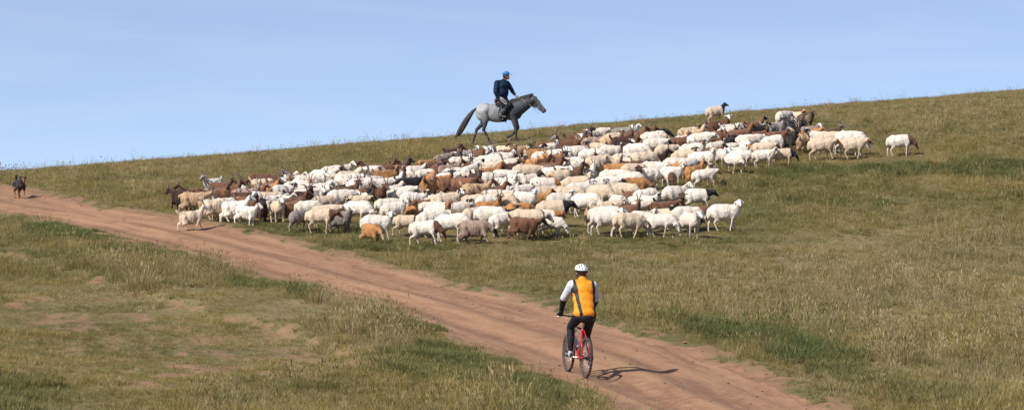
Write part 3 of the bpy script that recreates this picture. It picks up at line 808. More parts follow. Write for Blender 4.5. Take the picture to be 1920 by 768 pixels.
# x y kind body head pose yaw scale : x = middle of the trunk, y = line of the back in the photograph; heading 0 = right, + = away
HERD_TXT = """
339 356 g d - m 150 1.05|dark brown goat standing leftmost of the whole herd
359 351 g b d w 200 1|brown goat with wide spread horns looking back behind the leftmost tan goats
363 358 g t - m 30 1
379 360 g t s m 20 1
360 393 g c s u 15 .98|cream goat with pale face walking alone on the dirt road edge
391 372 g t - m -15 1
406 371 g c t m 15 .97
423 369 g w w m 20 .95|white goat with raised head behind the front left cream one
440 374 g w s u 10 .98
459 384 g w s u -25 .98|small white goat with lifted head beside the black goat facing the camera
412 340 g b b s 10 1
400 333 g s g w 230 1|grey white goat with upright horns, farthest back at the left end
412 352 g b b b 10 1
437 346 g b b b 15 1
447 346 g s w m 10 .9
462 349 g p g b 0 1
476 353 g b g s 30 .9
456 358 g b - m 10 .95
467 367 g b w s -20 .95
492 375 g d k c -80 1.05|black brown goat walking straight at the camera in the left front
489 324 g b - m 170 1
493 333 g c - m 10 1
493 346 g o b s 10 .9
508 327 g b g w -20 1
526 335 g b - s 20 1
507 341 g b s b -30 1
526 345 s w k r 15 .95
500 358 s c - m 10 .95
514 364 g w - m 30 .9
541 364 s w - m -60 .95
521 374 s c w r -68 1.03|cream brown sheep with white face walking towards the camera, front left
545 326 s w - u 20 .8
556 326 s w - r 20 .8
554 338 s w - m 10 .9
568 341 g w o r -20 .9
578 327 s w - m 10 .9
592 334 g w s s 20 .95
603 320 s w b d -15 1.02
582 342 s w - m 0 .85
560 357 g d d b 0 1.05
571 353 s w - m 5 .9
553 369 g b b b 5 1
546 377 g b - m 80 .95
564 373 s w w d -20 1
560 393 s g w m 62 .93|round grey woolly sheep with its rump to the camera
600 389 s c B m -8 1.1|cream sheep with brown neck and face striding in the front left row
612 382 s c - m 10 .95
640 394 g g s u -40 1.0|dark grey goat with a pale face at the front behind the brown necked sheep
634 380 g d k w -60 .95
616 341 s w w r -40 .9
596 358 g w w s -70 .85
607 365 s c o d 0 .85
616 356 g g - m 10 .95
641 353 s w - m 8 1.1
632 345 g k - b 0 .9
624 309 s w - m 12 .95|whitest round sheep on the back edge above the left third of the herd
642 307 s w s r 50 .9
627 321 g d d w 30 .95
654 322 s w - m 5 1
636 334 s w - m 0 .95
650 348 g b d s 5 1
703 305 g b d u 190 1.05|dark headed brown goat with tall horns lifted above the back edge
722 309 g b b s 15 1
692 309 s w w m -12 .98
664 319 g p - m 0 .9
656 321 s c - m 5 1
685 327 s s e m -10 .9
699 320 g p b m 30 .9
750 303 g d k w -30 1.0|black goat with raised horns on the back edge above the big orange goat
725 317 g o - m 10 .95
744 315 g p - m -20 .9
757 319 s w w d -10 .85
778 309 s w b m 0 .9
799 315 s w e m 0 .8
800 298 g o - m 15 .9
816 304 g d - b 0 .95
828 309 g b - m -15 .95
834 287 g p w m 20 .95
714 333 s w b m 5 1
674 331 s w - m -8 1.02
648 336 s w - m 0 .95
768 331 g k k m -10 1.1|long jet black goat between white sheep left of the big orange goat
739 330 g s p s 20 .85
805 327 g o b m 78 1.42|big orange brown goat seen from behind in the middle of the herd
706 348 g b b b -55 1.12|broad brown goat with back bent horns above the front white sheep
662 349 g b b s 0 1
739 346 s w p m 10 .9
757 347 s w - m 15 .95
774 359 s w k r 10 1.05
747 354 s w - m -20 .9
669 358 g s k b -20 .95
672 364 s c b m 0 .85
814 367 s c k r -10 .9
669 374 s w - d -28 1.15|large white sheep lowering its head towards the grass, left front
726 370 s w - m 15 .93
741 377 s w - m 12 .95
766 384 g o b s -25 .93|orange goat with horns in the second row above the dark bellied sheep
706 401 s w w r 0 1.12|long white sheep with brown ears standing behind the shaggy ginger goat
695 417 g o t d -48 .97|shaggy ginger goat at the very front of the herd
760 401 s c D d -15 .95|cream sheep with dark brown chest and belly in the front row
797 411 s w B d -14 1.12|white sheep with brown neck and face at the front middle
808 391 s w - m 12 1.08
803 377 s w - m 0 .95
794 373 g b - m 0 .9
808 363 s w - m 0 .8
838 359 s c e m 5 1.1
872 364 g b - m 15 .9
856 376 s w k r 5 .95
888 362 s c - m -10 .9
862 388 g p s u 28 1.02|pink brown goat with grey muzzle raised above the front row
826 384 s w O r 5 .98
890 387 s c - m 15 1
847 399 s w - d -38 1.12
890 410 g p k d -4 1.12|shorn pinkish goat with drooping dark head in the front row
918 385 s w - d 0 1.08
947 390 g k - m 0 .95
915 375 g o b m 0 1.02
917 361 s w - m 5 1
935 358 s c s d -25 1.02
977 360 s w w r 5 1.05
975 378 g o - m 10 .95
1008 360 g o b m 20 1
943 397 s w - m 15 1.0
984 389 s c g m 8 1.15
980 405 g b k m -8 1.12|rust brown goat with black face walking in the front row
850 276 g d - m 20 .85
857 282 g b d w 40 .9
880 279 g g s r 20 .85
899 279 g b w s -75 .85
912 275 s w w r -70 .85
925 275 g s p r -70 .85
941 273 g c o m 10 .85
951 279 g b b s 0 .85
976 272 g t b b 200 .85
990 274 g c k r -60 .85
1003 274 g d - m 10 .85
862 292 s w e r 0 .98
885 293 s w k m -10 .9
911 290 s w - m 5 .95
932 292 s w k m -12 .95
948 285 s w e r 10 .88
933 284 s w k m 0 .8
925 302 g c - m 0 1
918 313 g o - m 0 1
947 306 g d b b -20 .95
965 294 s w k r -5 .95
1003 296 g o - m 10 .95
1012 305 g p - m 0 .95
988 307 s c - m -5 1.1
882 307 s w - m 60 1
862 302 g b d s 0 .95
838 307 g p b b 0 .95
827 312 g b - m -30 .9
846 320 g b - m 0 .85
851 313 s w b m 0 .8
869 321 s w - m 5 .85
840 322 s w - m 0 .85
890 324 g d k b -70 1.12|dark goat with big curled horns facing the camera above the tan orange one
915 321 s w - m 0 .95
943 319 s w k m 5 1
969 324 s w K m 0 .95
845 332 g b d m 10 .95
870 330 g b b m -10 1
892 342 g t b s 5 1.2|tan orange goat with broad back in the middle of the herd
945 333 s w - m 0 1.05
996 326 s w D m 10 1
1016 330 s w O r -15 .98
952 348 g w b s 20 .9
981 344 s w - m 5 1
926 348 g b b s 0 .95
932 354 s w - m 10 .95
864 347 g d b m 0 .9
824 329 g o k m 20 .95
1022 265 g b w u 10 .85
1030 267 s w e r 10 .88
1068 259 g b g b 172 1.15|brown goat with very long back swept horns facing left on the back edge
1078 249 g b w s 40 .95
1088 254 g b w w -86 1.05|brown goat with a white blaze looking straight out on the back edge
1099 247 g d b s 20 .9
1106 256 g p b m 0 1
1123 239 s w s m 5 1.02
1167 237 s g s r 10 .95
1186 236 s w e r 30 .8
1145 254 g t k m 0 1.05
1152 248 s c k m 0 .8
1124 256 g t b s 190 .85
1168 252 g d b b 0 1.02
1192 245 g b d s 10 .98
1120 266 s c k r 190 .88
1073 270 s w - m 10 1.2
1110 277 s w g m 0 1.05
1073 290 s w k m 5 .9
1145 271 s w k r 5 .98
1170 265 g k e s -30 .88
1183 265 g b - s 0 .85
1193 267 s w - m -20 1.1
1008 277 g o b m 0 .9
1022 281 s w - m 0 .95
1045 279 s w g r 0 .9
1036 291 g o - b 5 .95
1012 296 g b b s 0 .95
1051 292 g b k b -20 .95
1035 300 g b d b 0 .95
1035 310 s w g m 0 .95
1055 307 g g k b 0 .85
1072 312 g b d s 0 1.0
1069 300 s w - m 0 .9
1113 288 s c - m 10 1.05
1090 294 g p b s 0 .9
1101 298 g w o m 60 .95
1122 295 s c - m 72 1.1
1142 292 s c - m 5 1
1169 286 s w - m 0 .98
1196 289 s w - m 0 .95
1164 296 s w k m 0 .95
1186 297 g b d m 5 .98
1155 305 g o b m -8 1.08|orange backed goat ringed by white sheep right of the middle
1189 305 s c b d 0 1
1150 317 s w - m 5 1
1180 320 s w - m 0 1
1050 317 s c s r 3 1.15
1106 315 g w g s 60 .85
1030 332 s w O d 0 1
1050 339 g w k r -75 .9
1092 326 s c - m 10 1.05
1083 339 s w e r 0 1.0
1136 330 s w k m 5 1.1
1110 336 s w g m 0 .95
1191 331 g o b d -10 1.08|orange goat with lowered horns left of the black faced round sheep
1170 344 s c o d -15 1.1
1124 344 s c s d -22 1.12
1064 347 s c b m 0 1.08
1025 347 s c - m 0 1
1050 360 s w e r 0 1.0
1098 360 s w - d -5 1.15
1038 373 s c K m -5 1.22|large cream sheep with black neck and black drooping face, centre front
1172 364 s w - m -50 .95
1190 368 s w - m 10 .95
1193 354 g b - m 0 .9
1138 376 s c - m 5 1.05
1178 382 g b - m 0 .95
1022 392 s w O m -2 1.1|white sheep with ginger neck and face beside the small black eared lamb
1032 403 s w e d -12 .92|young white sheep with black ear patches at the front, head low
1110 385 g t t m 75 1.02|tan goat seen from behind at the front gap left of the round white sheep
1136 393 s w w r 5 1.12|round white sheep with curled horn standing in the right front row
1142 385 s w - m 0 1.1
1182 393 s c - m 0 1.05
1206 398 g t o m 5 1.0
1213 245 g b b b 15 .9
1237 240 g k - m 20 .9
1229 246 s w k m 5 1.05
1228 257 s w k m 0 .95
1273 255 g b d s 12 1.05|glossy brown goat standing across behind white sheep near the upper middle
1292 237 s c d r 0 .98|tan cream sheep with dark ears on the back edge left of the skyline one
1312 240 g t g s 30 .95
1344 198 s c K u 15 1.0|cream sheep with black neck alone on the skyline
1350 224 g b w r 10 .95
1356 238 s w - m 0 .9
1383 233 s p - m 0 .85
1370 231 g s o m 10 .8
1315 247 s w w m 5 1.08
1345 243 g b w s -70 .9
1363 246 g b k b 0 .85
1388 241 g b b s 0 1.08
1378 256 g k k s -70 .95
1396 253 s w b m -15 1.02
1282 253 s w s m 0 .9
1300 267 s w b m 5 1.1
1343 264 s w k m 0 .85
1338 275 g b k m 0 .9
1369 267 s w k m 0 .85
1387 274 s w o r -10 .9
1354 278 s w w r -68 1.02|white sheep walking at the camera at the right edge of the middle flock
1285 280 s c b r 0 1
1316 282 s w - m 5 1.12
1250 270 s c - m 10 1.05
1220 283 s c - m 5 1.12
1232 290 g d d s 8 1.15|long dark brown goat with swept horns between cream sheep, right middle
1256 291 s w - m 0 .95
1375 286 s w b d -55 1|white sheep with shaded flank and brown head at the right flock edge
1392 281 s w b d -30 .88
1226 299 s w - m 5 1.05
1283 296 s w - m 15 .98
1262 303 g o - m 0 .9
1258 312 s w e r -5 1.02
1218 313 s w D r 205 1.08|round white sheep with brown neck and black face turned left
1243 319 s w B d -60 .9
1304 309 g o b s 25 .95|orange goat with its tail up behind the lone white one, right flank
1334 307 s c d r -75 .9
1322 315 s w o m 8 1.0|white sheep with tan neck standing clear of the flock on the right flank
1258 345 s w - m 5 1.08
1308 352 s w K m -2 1.08|white sheep with black throat and black eye patch, right edge of the middle row
1222 351 s w - m 5 1.08
1207 366 s w e u 3 1.08
1256 370 g k d b -4 1.15|black goat with back bent horns lying dark between two white sheep, right front
1244 375 g b - m 0 1.12
1246 389 s c k r -20 .95
1288 382 s w - m 3 1.1
1302 386 g b - m 0 1.1
1193 396 s w - m 5 1.05
1240 398 s w w d -30 1.05|white sheep grazing with its head down at the right front
1291 396 s w w r -62 1.08|white sheep facing the camera with spread ears at the right front
1358 381 s w w r 5 1.22|biggest white sheep standing broadside at the front right corner
1470 207 s w w m 50 1.05|plump white sheep with its rump turned, high on the right skyline
1491 210 s c o r -40 .9
1510 211 s d - u -50 1.0|dark brown sheep looking out beside the white one high on the right
1450 228 g g k s 5 1.15|blue grey goat lying across below the plump skyline sheep
1477 224 g k e w -60 1.0
1491 232 g k k w -70 1.0
1484 246 g k - b -80 1.0
1416 225 g b k s 10 .95
1419 234 g k - s -30 .95
1425 245 g b - m 0 .95
1457 243 g b s b 0 .95
1408 250 s w b m 5 1.02
1454 252 s w B m 0 1.08
1398 263 s w k d -60 1.0
1430 265 s c b m 5 1.05
1432 279 s w e u -8 .93|white sheep with black ear striding at the right side of the flock
1470 277 s c K d -12 .93|cream sheep with black drooping head grazing right of the flock
1502 254 g t - m 80 1.05|tan goat with shaggy hind legs seen from behind on the right
1516 241 g o - m 5 1
1521 235 s p s r 0 .95
1535 244 s w k r 175 1.0
1556 246 s c - m 5 1.05
1542 257 s c o m -6 1.12|cream sheep with ginger ears, leftmost of the three sheep at the right end
1560 240 g b g b 0 .85
1592 243 s w - d 0 1.22
1600 257 s c b m -5 1.12|big woolly cream sheep, last but one on the right of the flock
1688 251 s w B d -4 1.12|white sheep with brown neck and head walking alone at the far right
"""
CNAME = {'w': 'white', 'c': 'cream', 't': 'tan', 'o': 'orange brown', 'b': 'brown', 'd': 'dark brown', 'k': 'black', 'g': 'grey', 'p': 'pinkish brown', 's': 'pale grey'}
LAND = [(360, 412, 'the lone goat on the road'), (339, 372, 'the leftmost dark goat'), (400, 345, 'the far left grey goat'), (492, 393, 'the black goat facing the camera'),
        (521, 398, 'the cream one walking at the camera'), (560, 410, 'the round grey one'), (560, 366, 'the longest dark brown goat'), (634, 318, 'the two pale rear sheep'),
        (640, 410, 'the dark grey front goat'), (702, 300, 'the tall horned brown head'), (706, 366, 'the broad brown goat'), (752, 306, 'the black rear edge goat'),
        (768, 340, 'the jet black goat'), (805, 346, 'the big orange goat'), (706, 420, 'the shaggy ginger goat'), (766, 396, 'the small orange horned goat'), (862, 400, 'the pink brown raised goat'),
        (890, 430, 'the shorn pinkish goat'), (980, 425, 'the rust brown front goat'), (892, 352, 'the tan orange goat'), (890, 330, 'the dark big horned goat'), (905, 270, "the horse's hind hooves"),
        (965, 268, "the horse's raised hoof"), (1035, 295, 'the brown goat clump'), (1070, 262, 'the long horned goat'), (1088, 256, 'the white blazed goat'), (1123, 242, 'the white rear edge sheep'),
        (1155, 308, 'the orange backed goat'), (1190, 336, 'the right middle orange goat'), (1230, 250, 'the black headed rear sheep'), (1232, 294, 'the long dark brown goat'), (1272, 262, 'the glossy brown goat'),
        (1040, 385, 'the black necked front sheep'), (1136, 410, 'the curled horn front sheep'), (1218, 322, 'the round black faced sheep'), (1244, 380, 'the right front black goat'),
        (1304, 318, 'the orange goat with raised tail'), (1350, 215, 'the skyline sheep'), (1354, 292, 'the white one facing the camera'), (1308, 366, 'the black throated sheep'),
        (1358, 400, 'the biggest corner sheep'), (1390, 242, 'the long brown goats'), (1450, 235, 'the blue grey goat'), (1490, 232, 'the black horned goats'), (1470, 212, 'the plump skyline sheep'), (1542, 272, 'the right end trio'), (945, 325, 'the white cluster below the horse'),
        (1100, 345, 'the white central mass')]
HORNW = {'s': 'upright horns', 'w': 'spread horns', 'b': 'back bent horns'}

def coat_words(k, c, h, pose):
    base = CNAME[c]; kn = 'sheep' if k == 's' else 'goat'
    s = base + ' ' + kn
    if h == 'e': s += ' with spotted face'
    elif h not in '-' and CNAME[h.lower()] != base and not (c == 'w' and h == 's'):
        s += ' with ' + CNAME[h.lower()] + (' neck' if h.isupper() else ' face')
    elif pose == 'r': s += ' looking round'
    if pose in HORNW: s = s.replace(' with ', ' with ' + HORNW[pose] + ', ') if ' with ' in s else s + ' with ' + HORNW[pose]
    if pose == 'd': s = s + ', head down'
    return s

def build_herd():
    E = []
    for i, ln in enumerate(x for x in HERD_TXT.strip().split('\n')):
        a, _, lab = ln.partition('|'); p = a.split()
        E.append(dict(x=float(p[0]), y=float(p[1]), k=p[2], c=p[3], h=p[4], pose=p[5], yaw=float(p[6]), s=float(p[7]), lab=lab.strip(), i=i))
    r = random.Random(5)
    for e in E:
        if not e['lab'] and e['pose'] == 'm':
            q = r.random(); e['pose'] = 'r' if q < .20 else 'd' if q < .40 else 'u' if q < .52 else 'm'
        e['yaw'] += r.choice((-1, 1)) * r.uniform(2, 24) if not e['lab'] else 0
        e['s'] *= (.83 if e['lab'] else .87) if e['k'] == 's' else (.86 if e['lab'] else .96)
        e['s'] *= r.uniform(.98, 1.02) if e['lab'] else r.uniform(.92, 1.07)
        hb = (.755 if e['k'] == 's' else .645) * e['s']
        X, Y = place(e['x'], e['y'], hb); e['X'], e['Y'] = X, Y
    # nobody stands inside another: push overlapping bodies apart on the slope
    n = len(E); X = np.array([e['X'] for e in E]); Y = np.array([e['Y'] for e in E]); s = np.array([e['s'] for e in E]); ya = np.radians([e['yaw'] for e in E])
    wgt = np.array([.12 if e['lab'] else 1.0 for e in E])
    sheep = np.array([e['k'] == 's' for e in E])
    R = np.where(sheep, .20, .155) * s
    offs = np.array([-.36, -.12, .14, .42])
    for it in range(130):
        CX = X[:, None] + (np.cos(ya) * s)[:, None] * offs * .88; CY = Y[:, None] + (np.sin(ya) * s)[:, None] * offs * .88
        dX = CX[:, :, None, None] - CX[None, None]; dY = CY[:, :, None, None] - CY[None, None]
        d = np.hypot(dX, dY) + 1e-6
        ov = R[:, None, None, None] + R[None, None, :, None] - d
        ov[np.arange(n), :, np.arange(n), :] = 0
        ov = np.clip(ov, 0, None)
        sy = np.sign(dY); sy[sy == 0] = 1
        mx = ((ov * dX / d).sum((1, 2, 3))) * .05; my = ((ov * sy * .8).sum((1, 2, 3))) * .10
        X = X + np.clip(mx, -.03, .03) * wgt; Y = Y + np.clip(my, -.06, .06) * wgt
    print('herd', n, 'left over overlap', float(ov.max()))
    ZZ = terrain(X, Y)
    labels = []
    for j, e in enumerate(E):
        e['X'], e['Y'] = float(X[j]), float(Y[j])
        if e['lab']: e['label'] = e['lab']; continue
        L = sorted(LAND, key=lambda l: math.hypot(l[0] - e['x'], (l[1] - (e['y'] + 18)) * 1.6))[0]
        dx = e['x'] - L[0]; dy = (e['y'] + 18) - L[1]
        if abs(dx) < 3 and abs(dy) < 4: rel = 'beside'
        elif abs(dx) > abs(dy) * 1.6: rel = 'right of' if dx > 0 else 'left of'
        elif dy < 0: rel = 'behind' if abs(dx) < abs(dy) else ('behind and right of' if dx > 0 else 'behind and left of')
        else: rel = 'in front of' if abs(dx) < abs(dy) else ('below and right of' if dx > 0 else 'below and left of')
        cw = coat_words(e['k'], e['c'], e['h'], e['pose'])
        if len((cw + ' ' + rel + ' ' + L[2]).split()) > 14: cw = cw.replace(' looking round', '').replace(', head down', '')
        if len((cw + ' ' + rel + ' ' + L[2]).split()) > 14: rel = rel.replace(' and right of', '').replace(' and left of', '')
        if rel == 'below': rel = 'in front of'
        e['label'] = cw + ', ' + rel + ' ' + L[2]
    from collections import defaultdict
    D = defaultdict(list)
    for e in E: D[e['label']].append(e)
    W1 = {2: ['nearer', 'farther'], 3: ['nearest', 'middle', 'farthest'], 4: ['nearest', 'second nearest', 'third nearest', 'farthest']}
    for lab, es in D.items():
        if len(es) > 1:
            xs = [q['x'] for q in es]
            if len(es) == 2 and abs(xs[0] - xs[1]) > 12:
                es.sort(key=lambda q: q['x']); ws = ['left hand', 'right hand']
            else:
                es.sort(key=lambda q: q['Y']); ws = W1.get(len(es)) or ['number %d' % (k + 1) for k in range(len(es))]
            for q, w in zip(es, ws): q['label'] = w + ' ' + lab
    for j, e in enumerate(E):
        if len(e['label'].replace(',', '').split()) > 16: print('LONG', e['label'])
        kind = e['k']; gait = (e['i'] * 7 + int(e['x'])) % len(GAIT)
        pose = e['pose']; horned = None
        if pose in 'swb': horned = pose; hp, turn = 'u', 0
        elif pose == 'r': hp, turn = 'u', -1
        elif pose == 'c': hp, turn = 'u', 0; horned = 's'
        else: hp, turn = pose, 0
        if pose == 'r' and abs(((e['yaw'] + 180) % 360) - 180) > 90: turn = 1
        if pose == 'r' and e['yaw'] < -50: turn = 0
        if horned and e['yaw'] > -30 and e['yaw'] < 90 and (e['i'] % 3 == 0): turn = -1
        if kind == 'g' and horned is None and e['i'] % 2 == 0: horned = 'b'
        if 'curled horn' in e['label'] and kind == 's': horned = 'r'
        if 'very long' in e['label']: horned = 'L'
        var = (e['i'] * 5 + int(e['y'])) % (3 if kind == 's' else 1)
        me, anc = herd_mesh(kind, gait, hp, turn, var)
        o = bpy.data.objects.new('sheep' if kind == 's' else 'goat', me); COL.objects.link(o)
        if not me.materials: me.materials.append(coat('-', kind))
        o.material_slots[0].link = 'OBJECT'; o.material_slots[0].material = coat(e['h'], kind)
        b = PAL[e['c']]; v = r.uniform(.90, 1.08) if kind == 's' else r.uniform(.68, 1.22); w = r.uniform(-.03, .03)
        o.color = (b[0] * v, b[1] * (v - abs(w) * .5), b[2] * (v - abs(w)), 1)
        o.location = (e['X'], e['Y'], float(ZZ[j]) - .012)
        # stand on the slope: pitch with the ground along the heading
        a = math.radians(e['yaw']); c, s_ = math.cos(a), math.sin(a)
        zf = float(terrain(e['X'] + c * .3, e['Y'] + s_ * .3)); zb = float(terrain(e['X'] - c * .3, e['Y'] - s_ * .3))
        o.rotation_euler = Euler((0, -math.atan2(zf - zb, .6), a), 'XYZ')
        S = e['s']; o.scale = (S * (.86 if kind == 's' else .95), S * 1.04, S)
        o['label'] = e['label']; o['category'] = 'sheep' if kind == 's' else 'goat'
        o['group'] = 'sheep of the mixed flock' if kind == 's' else 'goats of the mixed flock'
        if horned:
            for sd in (-1, 1):
                hm_ = horn_mesh(horned, (kind, gait, hp, turn, var), anc, sd)
                h = bpy.data.objects.new('horn', hm_); COL.objects.link(h); h.parent = o
build_herd()
# ------------------------------------------------------------------ helpers for figures
def paint(name, rough=.8, spec=.25, bump=.25, bscale=30, var=.12, sheen=0):
    t = NT(name); a = t.n('ShaderNodeVertexColor', layer_name='paint')
    nz = t.noise(t.obj(), bscale, 4); n2 = t.noise(t.obj(), bscale * .25, 3)
    c = t.mul(a.outputs['Color'], t.rng(nz, .3, .7, 1 - var, 1 + var)); c = t.mul(c, t.rng(n2, .3, .7, 1 - var, 1 + var))
    return t.out(c, rough, 0, t.bump(nz, bump, .012), spec, sheen=sheen)

def painted(fl, name, voxel, smooth, colour, mat, parent=None, disp=None, k=70, soft=0):
    me, co, W = fl.grow(name, voxel, smooth, k)
    if soft:
        co = relax(me, co, np.ones(len(co)), soft); co = co + vnormals(me) * .007; set_co(me, co)
    c = colour(co, W)
    if disp is not None:
        me_n = vnormals(me); set_co(me, co + me_n * disp(co, W)[:, None])
    a = me.color_attributes.new('paint', 'FLOAT_COLOR', 'POINT')
    arr = np.ones((len(co), 4)); arr[:, :3] = c; a.data.foreach_set('color', arr.ravel())
    return link(name, me, mat, parent)

def blend(W, table, default):
    tot = None
    for kx, v in table.items():
        if kx in W:
            x = W[kx][:, None] * np.array(v)[None]; tot = x if tot is None else tot + x
    miss = 1 - sum(W[kx] for kx in table if kx in W)
    return tot + np.clip(miss, 0, 1)[:, None] * np.array(default)[None]

def folds(amp, freq=9, s=2):
    return lambda co, W: (vnoise3(co * np.array([freq, freq, freq * .7]), s) - .5) * amp + (vnoise3(co * freq * 2.6, s + 3) - .5) * amp * .45

def hand(fl, wrist, dirv, grip_axis, t='hand', s=1.0, side=1):
    """palm and five bent fingers closing round a bar that runs along grip_axis"""
    w = Vector(wrist); d = Vector(dirv).normalized(); g = Vector(grip_axis).normalized(); u = d.cross(g).normalized() * -1
    p1 = w + d * .075 * s
    for q in (-.028, -.010, .010, .028):
        fl.cap(w + g * q * .5 * s, p1 + g * q * s, .016 * s, .014 * s, t)
    for i, (q, L) in enumerate(((-.033, .85), (-.011, 1), (.011, .97), (.032, .78))):
        a = p1 + g * q * s; b = a + (d * .030 - u * .018) * L * s; c = b + (-d * .006 - u * .026) * L * s; e = c + (-d * .022 - u * .004) * L * s
        fl.chain([a, b, c, e], [.0098 * s, .0092 * s, .0085 * s, .0075 * s], t)
    th = w + d * .022 * s + g * (.032 * side) * s
    fl.chain([th, th + (d * .03 - u * .022 + g * .012 * side) * s, th + (d * .052 - u * .040 - g * .006 * side) * s], [.014 * s, .011 * s, .009 * s], t)

SKIN = (.30, .155, .10)
def head(fl, c, r=.1, t='head'):
    pass

# ------------------------------------------------------------------ the horse and its rider
def H(zx, zy): return ((zx - 430) / 257.5, (690 - zy) / 257.5)
def P(zx, zy, y): a = H(zx, zy); return (a[0], y, a[1])

def build_horse():
    X0, Y0 = place(931, 268.5, 0)
    px_m = F / Y0; S = 57 / px_m
    Z0 = float(terrain(X0, Y0))
    slope = float(terrain(X0 + .8, Y0) - terrain(X0 - .8, Y0)) / 1.6
    f = Flesh()
    f.ell((.02, 0, 1.02), (.50, .24, .315), t='trunk'); f.ell((-.40, 0, 1.08), (.29, .245, .27), t='rump'); f.ell((-.48, 0, .98), (.20, .20, .24), t='rump')
    f.ell((.50, 0, 1.05), (.27, .205, .29), t='neck'); f.ell((.48, 0, 1.27), (.22, .085, .12), (0, -.1, 0), t='neck'); f.ell((.68, 0, 1.00), (.16, .165, .20), t='neck')
    f.ell((.04, 0, .90), (.42, .20, .20), t='trunk')
    f.chain([(.58, 0, 1.09), (.82, 0, 1.23), (1.06, 0, 1.36), (1.20, 0, 1.44)], [.285, .235, .175, .125], 'neck')
    HO = (.10, -.09)
    # head: skull, cheek, nasal bone, muzzle, chin
    f.cap((1.13 + .10, 0, 1.555 - .09), (1.27 + .10, 0, 1.43 - .09), .100, .085, 'head'); f.ell((1.19 + .10, 0, 1.395 - .09), (.135, .070, .130), (0, .7, 0), t='head')
    f.cap((1.25 + .10, 0, 1.44 - .09), (1.46 + .10, 0, 1.205 - .09), .078, .060, 'head'); f.cap((1.24 + .10, 0, 1.34 - .09), (1.42 + .10, 0, 1.16 - .09), .065, .045, 'head')
    f.ell((1.475 + .10, 0, 1.175 - .09), (.072, .056, .062), t='muzzle'); f.ell((1.44 + .10, 0, 1.115 - .09), (.042, .036, .030), t='muzzle')
    for s in (-1, 1):
        f.chain([(1.10 + .10, s * .055, 1.61 - .09), (1.10 + .10, s * .068, 1.68 - .09), (1.125 + .10, s * .066, 1.745 - .09)], [.026, .024, .008], 'neck')
    gz = lambda x: slope * x
    def hind(y, hock, fet, hoof, t='leg'):
        f.chain([(-.42, y * .9, 1.05), (-.36, y, .83), hock_up(hock, y), (hock[0], y, hock[1])], [.19, .135, .075, .056], ['rump', 'thigh', 'leg'])
        f.chain([(hock[0], y, hock[1]), (fet[0], y, fet[1]), (hoof[0], y, hoof[1])], [.050, .036, .044], 'leg')
        f.cap((fet[0], y, fet[1]), (fet[0] + .01, y, fet[1] - .01), .044, .04, 'leg')
        f.cap((hoof[0], y, hoof[1] - .005), (hoof[0] + .045, y, hoof[1] - .022), .050, .050, 'hoof')
    def hock_up(h, y): return (h[0] * .55 - .36 * .45 + .02, y, h[1] * .55 + .83 * .45)
    hind(.115, (-.66, .47), (-.77, .145), (-.81, gz(-.8) + .055))
    hind(-.12, (-.42, .46), (-.27, .19), (-.205, gz(-.2) + .055))
    # fore leg on the ground and the lifted one
    f.chain([(.52, -.12, 1.0), (.58, -.13, .80), (.645, -.12, .50), (.65, -.12, .28), (.655, -.12, gz(.65) + .17), (.69, -.12, gz(.66) + .07)], [.155, .105, .060, .037, .042, .045], ['neck', 'thigh', 'leg', 'leg', 'leg'])
    f.cap((.70, -.12, gz(.66) + .055), (.735, -.12, gz(.66) + .035), .048, .048, 'hoof')
    f.chain([(.52, .12, .98), (.60, .13, .78), (.70, .12, .52), (.55, .12, .33), (.47, .12, .265), (.42, .12, .25)], [.15, .10, .058, .037, .042, .042], ['neck', 'thigh', 'leg', 'leg', 'leg'])
    f.cap((.41, .12, .245), (.36, .12, .225), .046, .048, 'hoof')
    C = {'trunk': (.22, .22, .23), 'rump': (.34, .34, .345), 'neck': (.048, .052, .060), 'thigh': (.075, .075, .08), 'leg': (.032, .032, .036), 'head': (.115, .12, .13), 'muzzle': (.035, .035, .04), 'hoof': (.03, .028, .025)}
    def col(co, W):
        c = blend(W, C, (.3, .3, .3))
        dap = vnoise3(co * 11, 5); c = c * (0.86 + .32 * np.clip((dap - .35) * 2.2, 0, 1))[:, None]
        for s in (-1, 1):
            e = np.linalg.norm(co - np.array([1.325, s * .082, 1.385]), axis=1) < .022; c[e] = (.012, .010, .010)
            e = np.linalg.norm(co - np.array([1.63, s * .036, 1.10]), axis=1) < .014; c[e] = (.012, .010, .010)
        return c
    horse = painted(f, 'horse', .018, 4, col, paint('horse_coat', .62, .3, .25, 40, .16), None, None, 45)
    horse.location = (X0, Y0, Z0 - .02); horse.scale = (S, S, S); horse.rotation_euler = (0, 0, math.radians(-4))
    tag(horse, 'grey dapple horse with dark legs and neck walking behind the flock under its rider', 'horse')
    # hair
    hair = simple('horse_hair', (.050, .047, .046), .7, 0, .3, .3, 40)
    m = MB(); r = random.Random(3)
    for i in range(260):
        t = i / 259; b = Vector((.50 + .70 * t, 0, 1.375 + .20 * t ** 1.0)) + Vector((0, r.uniform(-.03, .03), -.02))
        L = r.uniform(.14, .30); side = -1 if r.random() < .8 else 1
        lift = r.uniform(.01, .10)
        m.tube([b, b + Vector((-.03, side * .035, lift)), b + Vector((-.07 - r.uniform(0, .05), side * .085, lift - L * .3)), b + Vector((-.06 - r.uniform(0, .06), side * .12, -L))], [.014, .016, .012, .004], 5)
    for i in range(16):
        b = Vector((1.23, r.uniform(-.03, .03), 1.56)); m.tube([b, b + Vector((.08, r.uniform(-.03, .03), -.02)), b + Vector((.13, r.uniform(-.05, .05), -.13))], [.012, .010, .004], 5)
    m.build('mane', hair, horse)
    tn = NT('tail_hair'); pz = tn.obj(); sx = tn.n('ShaderNodeSeparateXYZ'); tn.l(pz, sx.inputs[0])
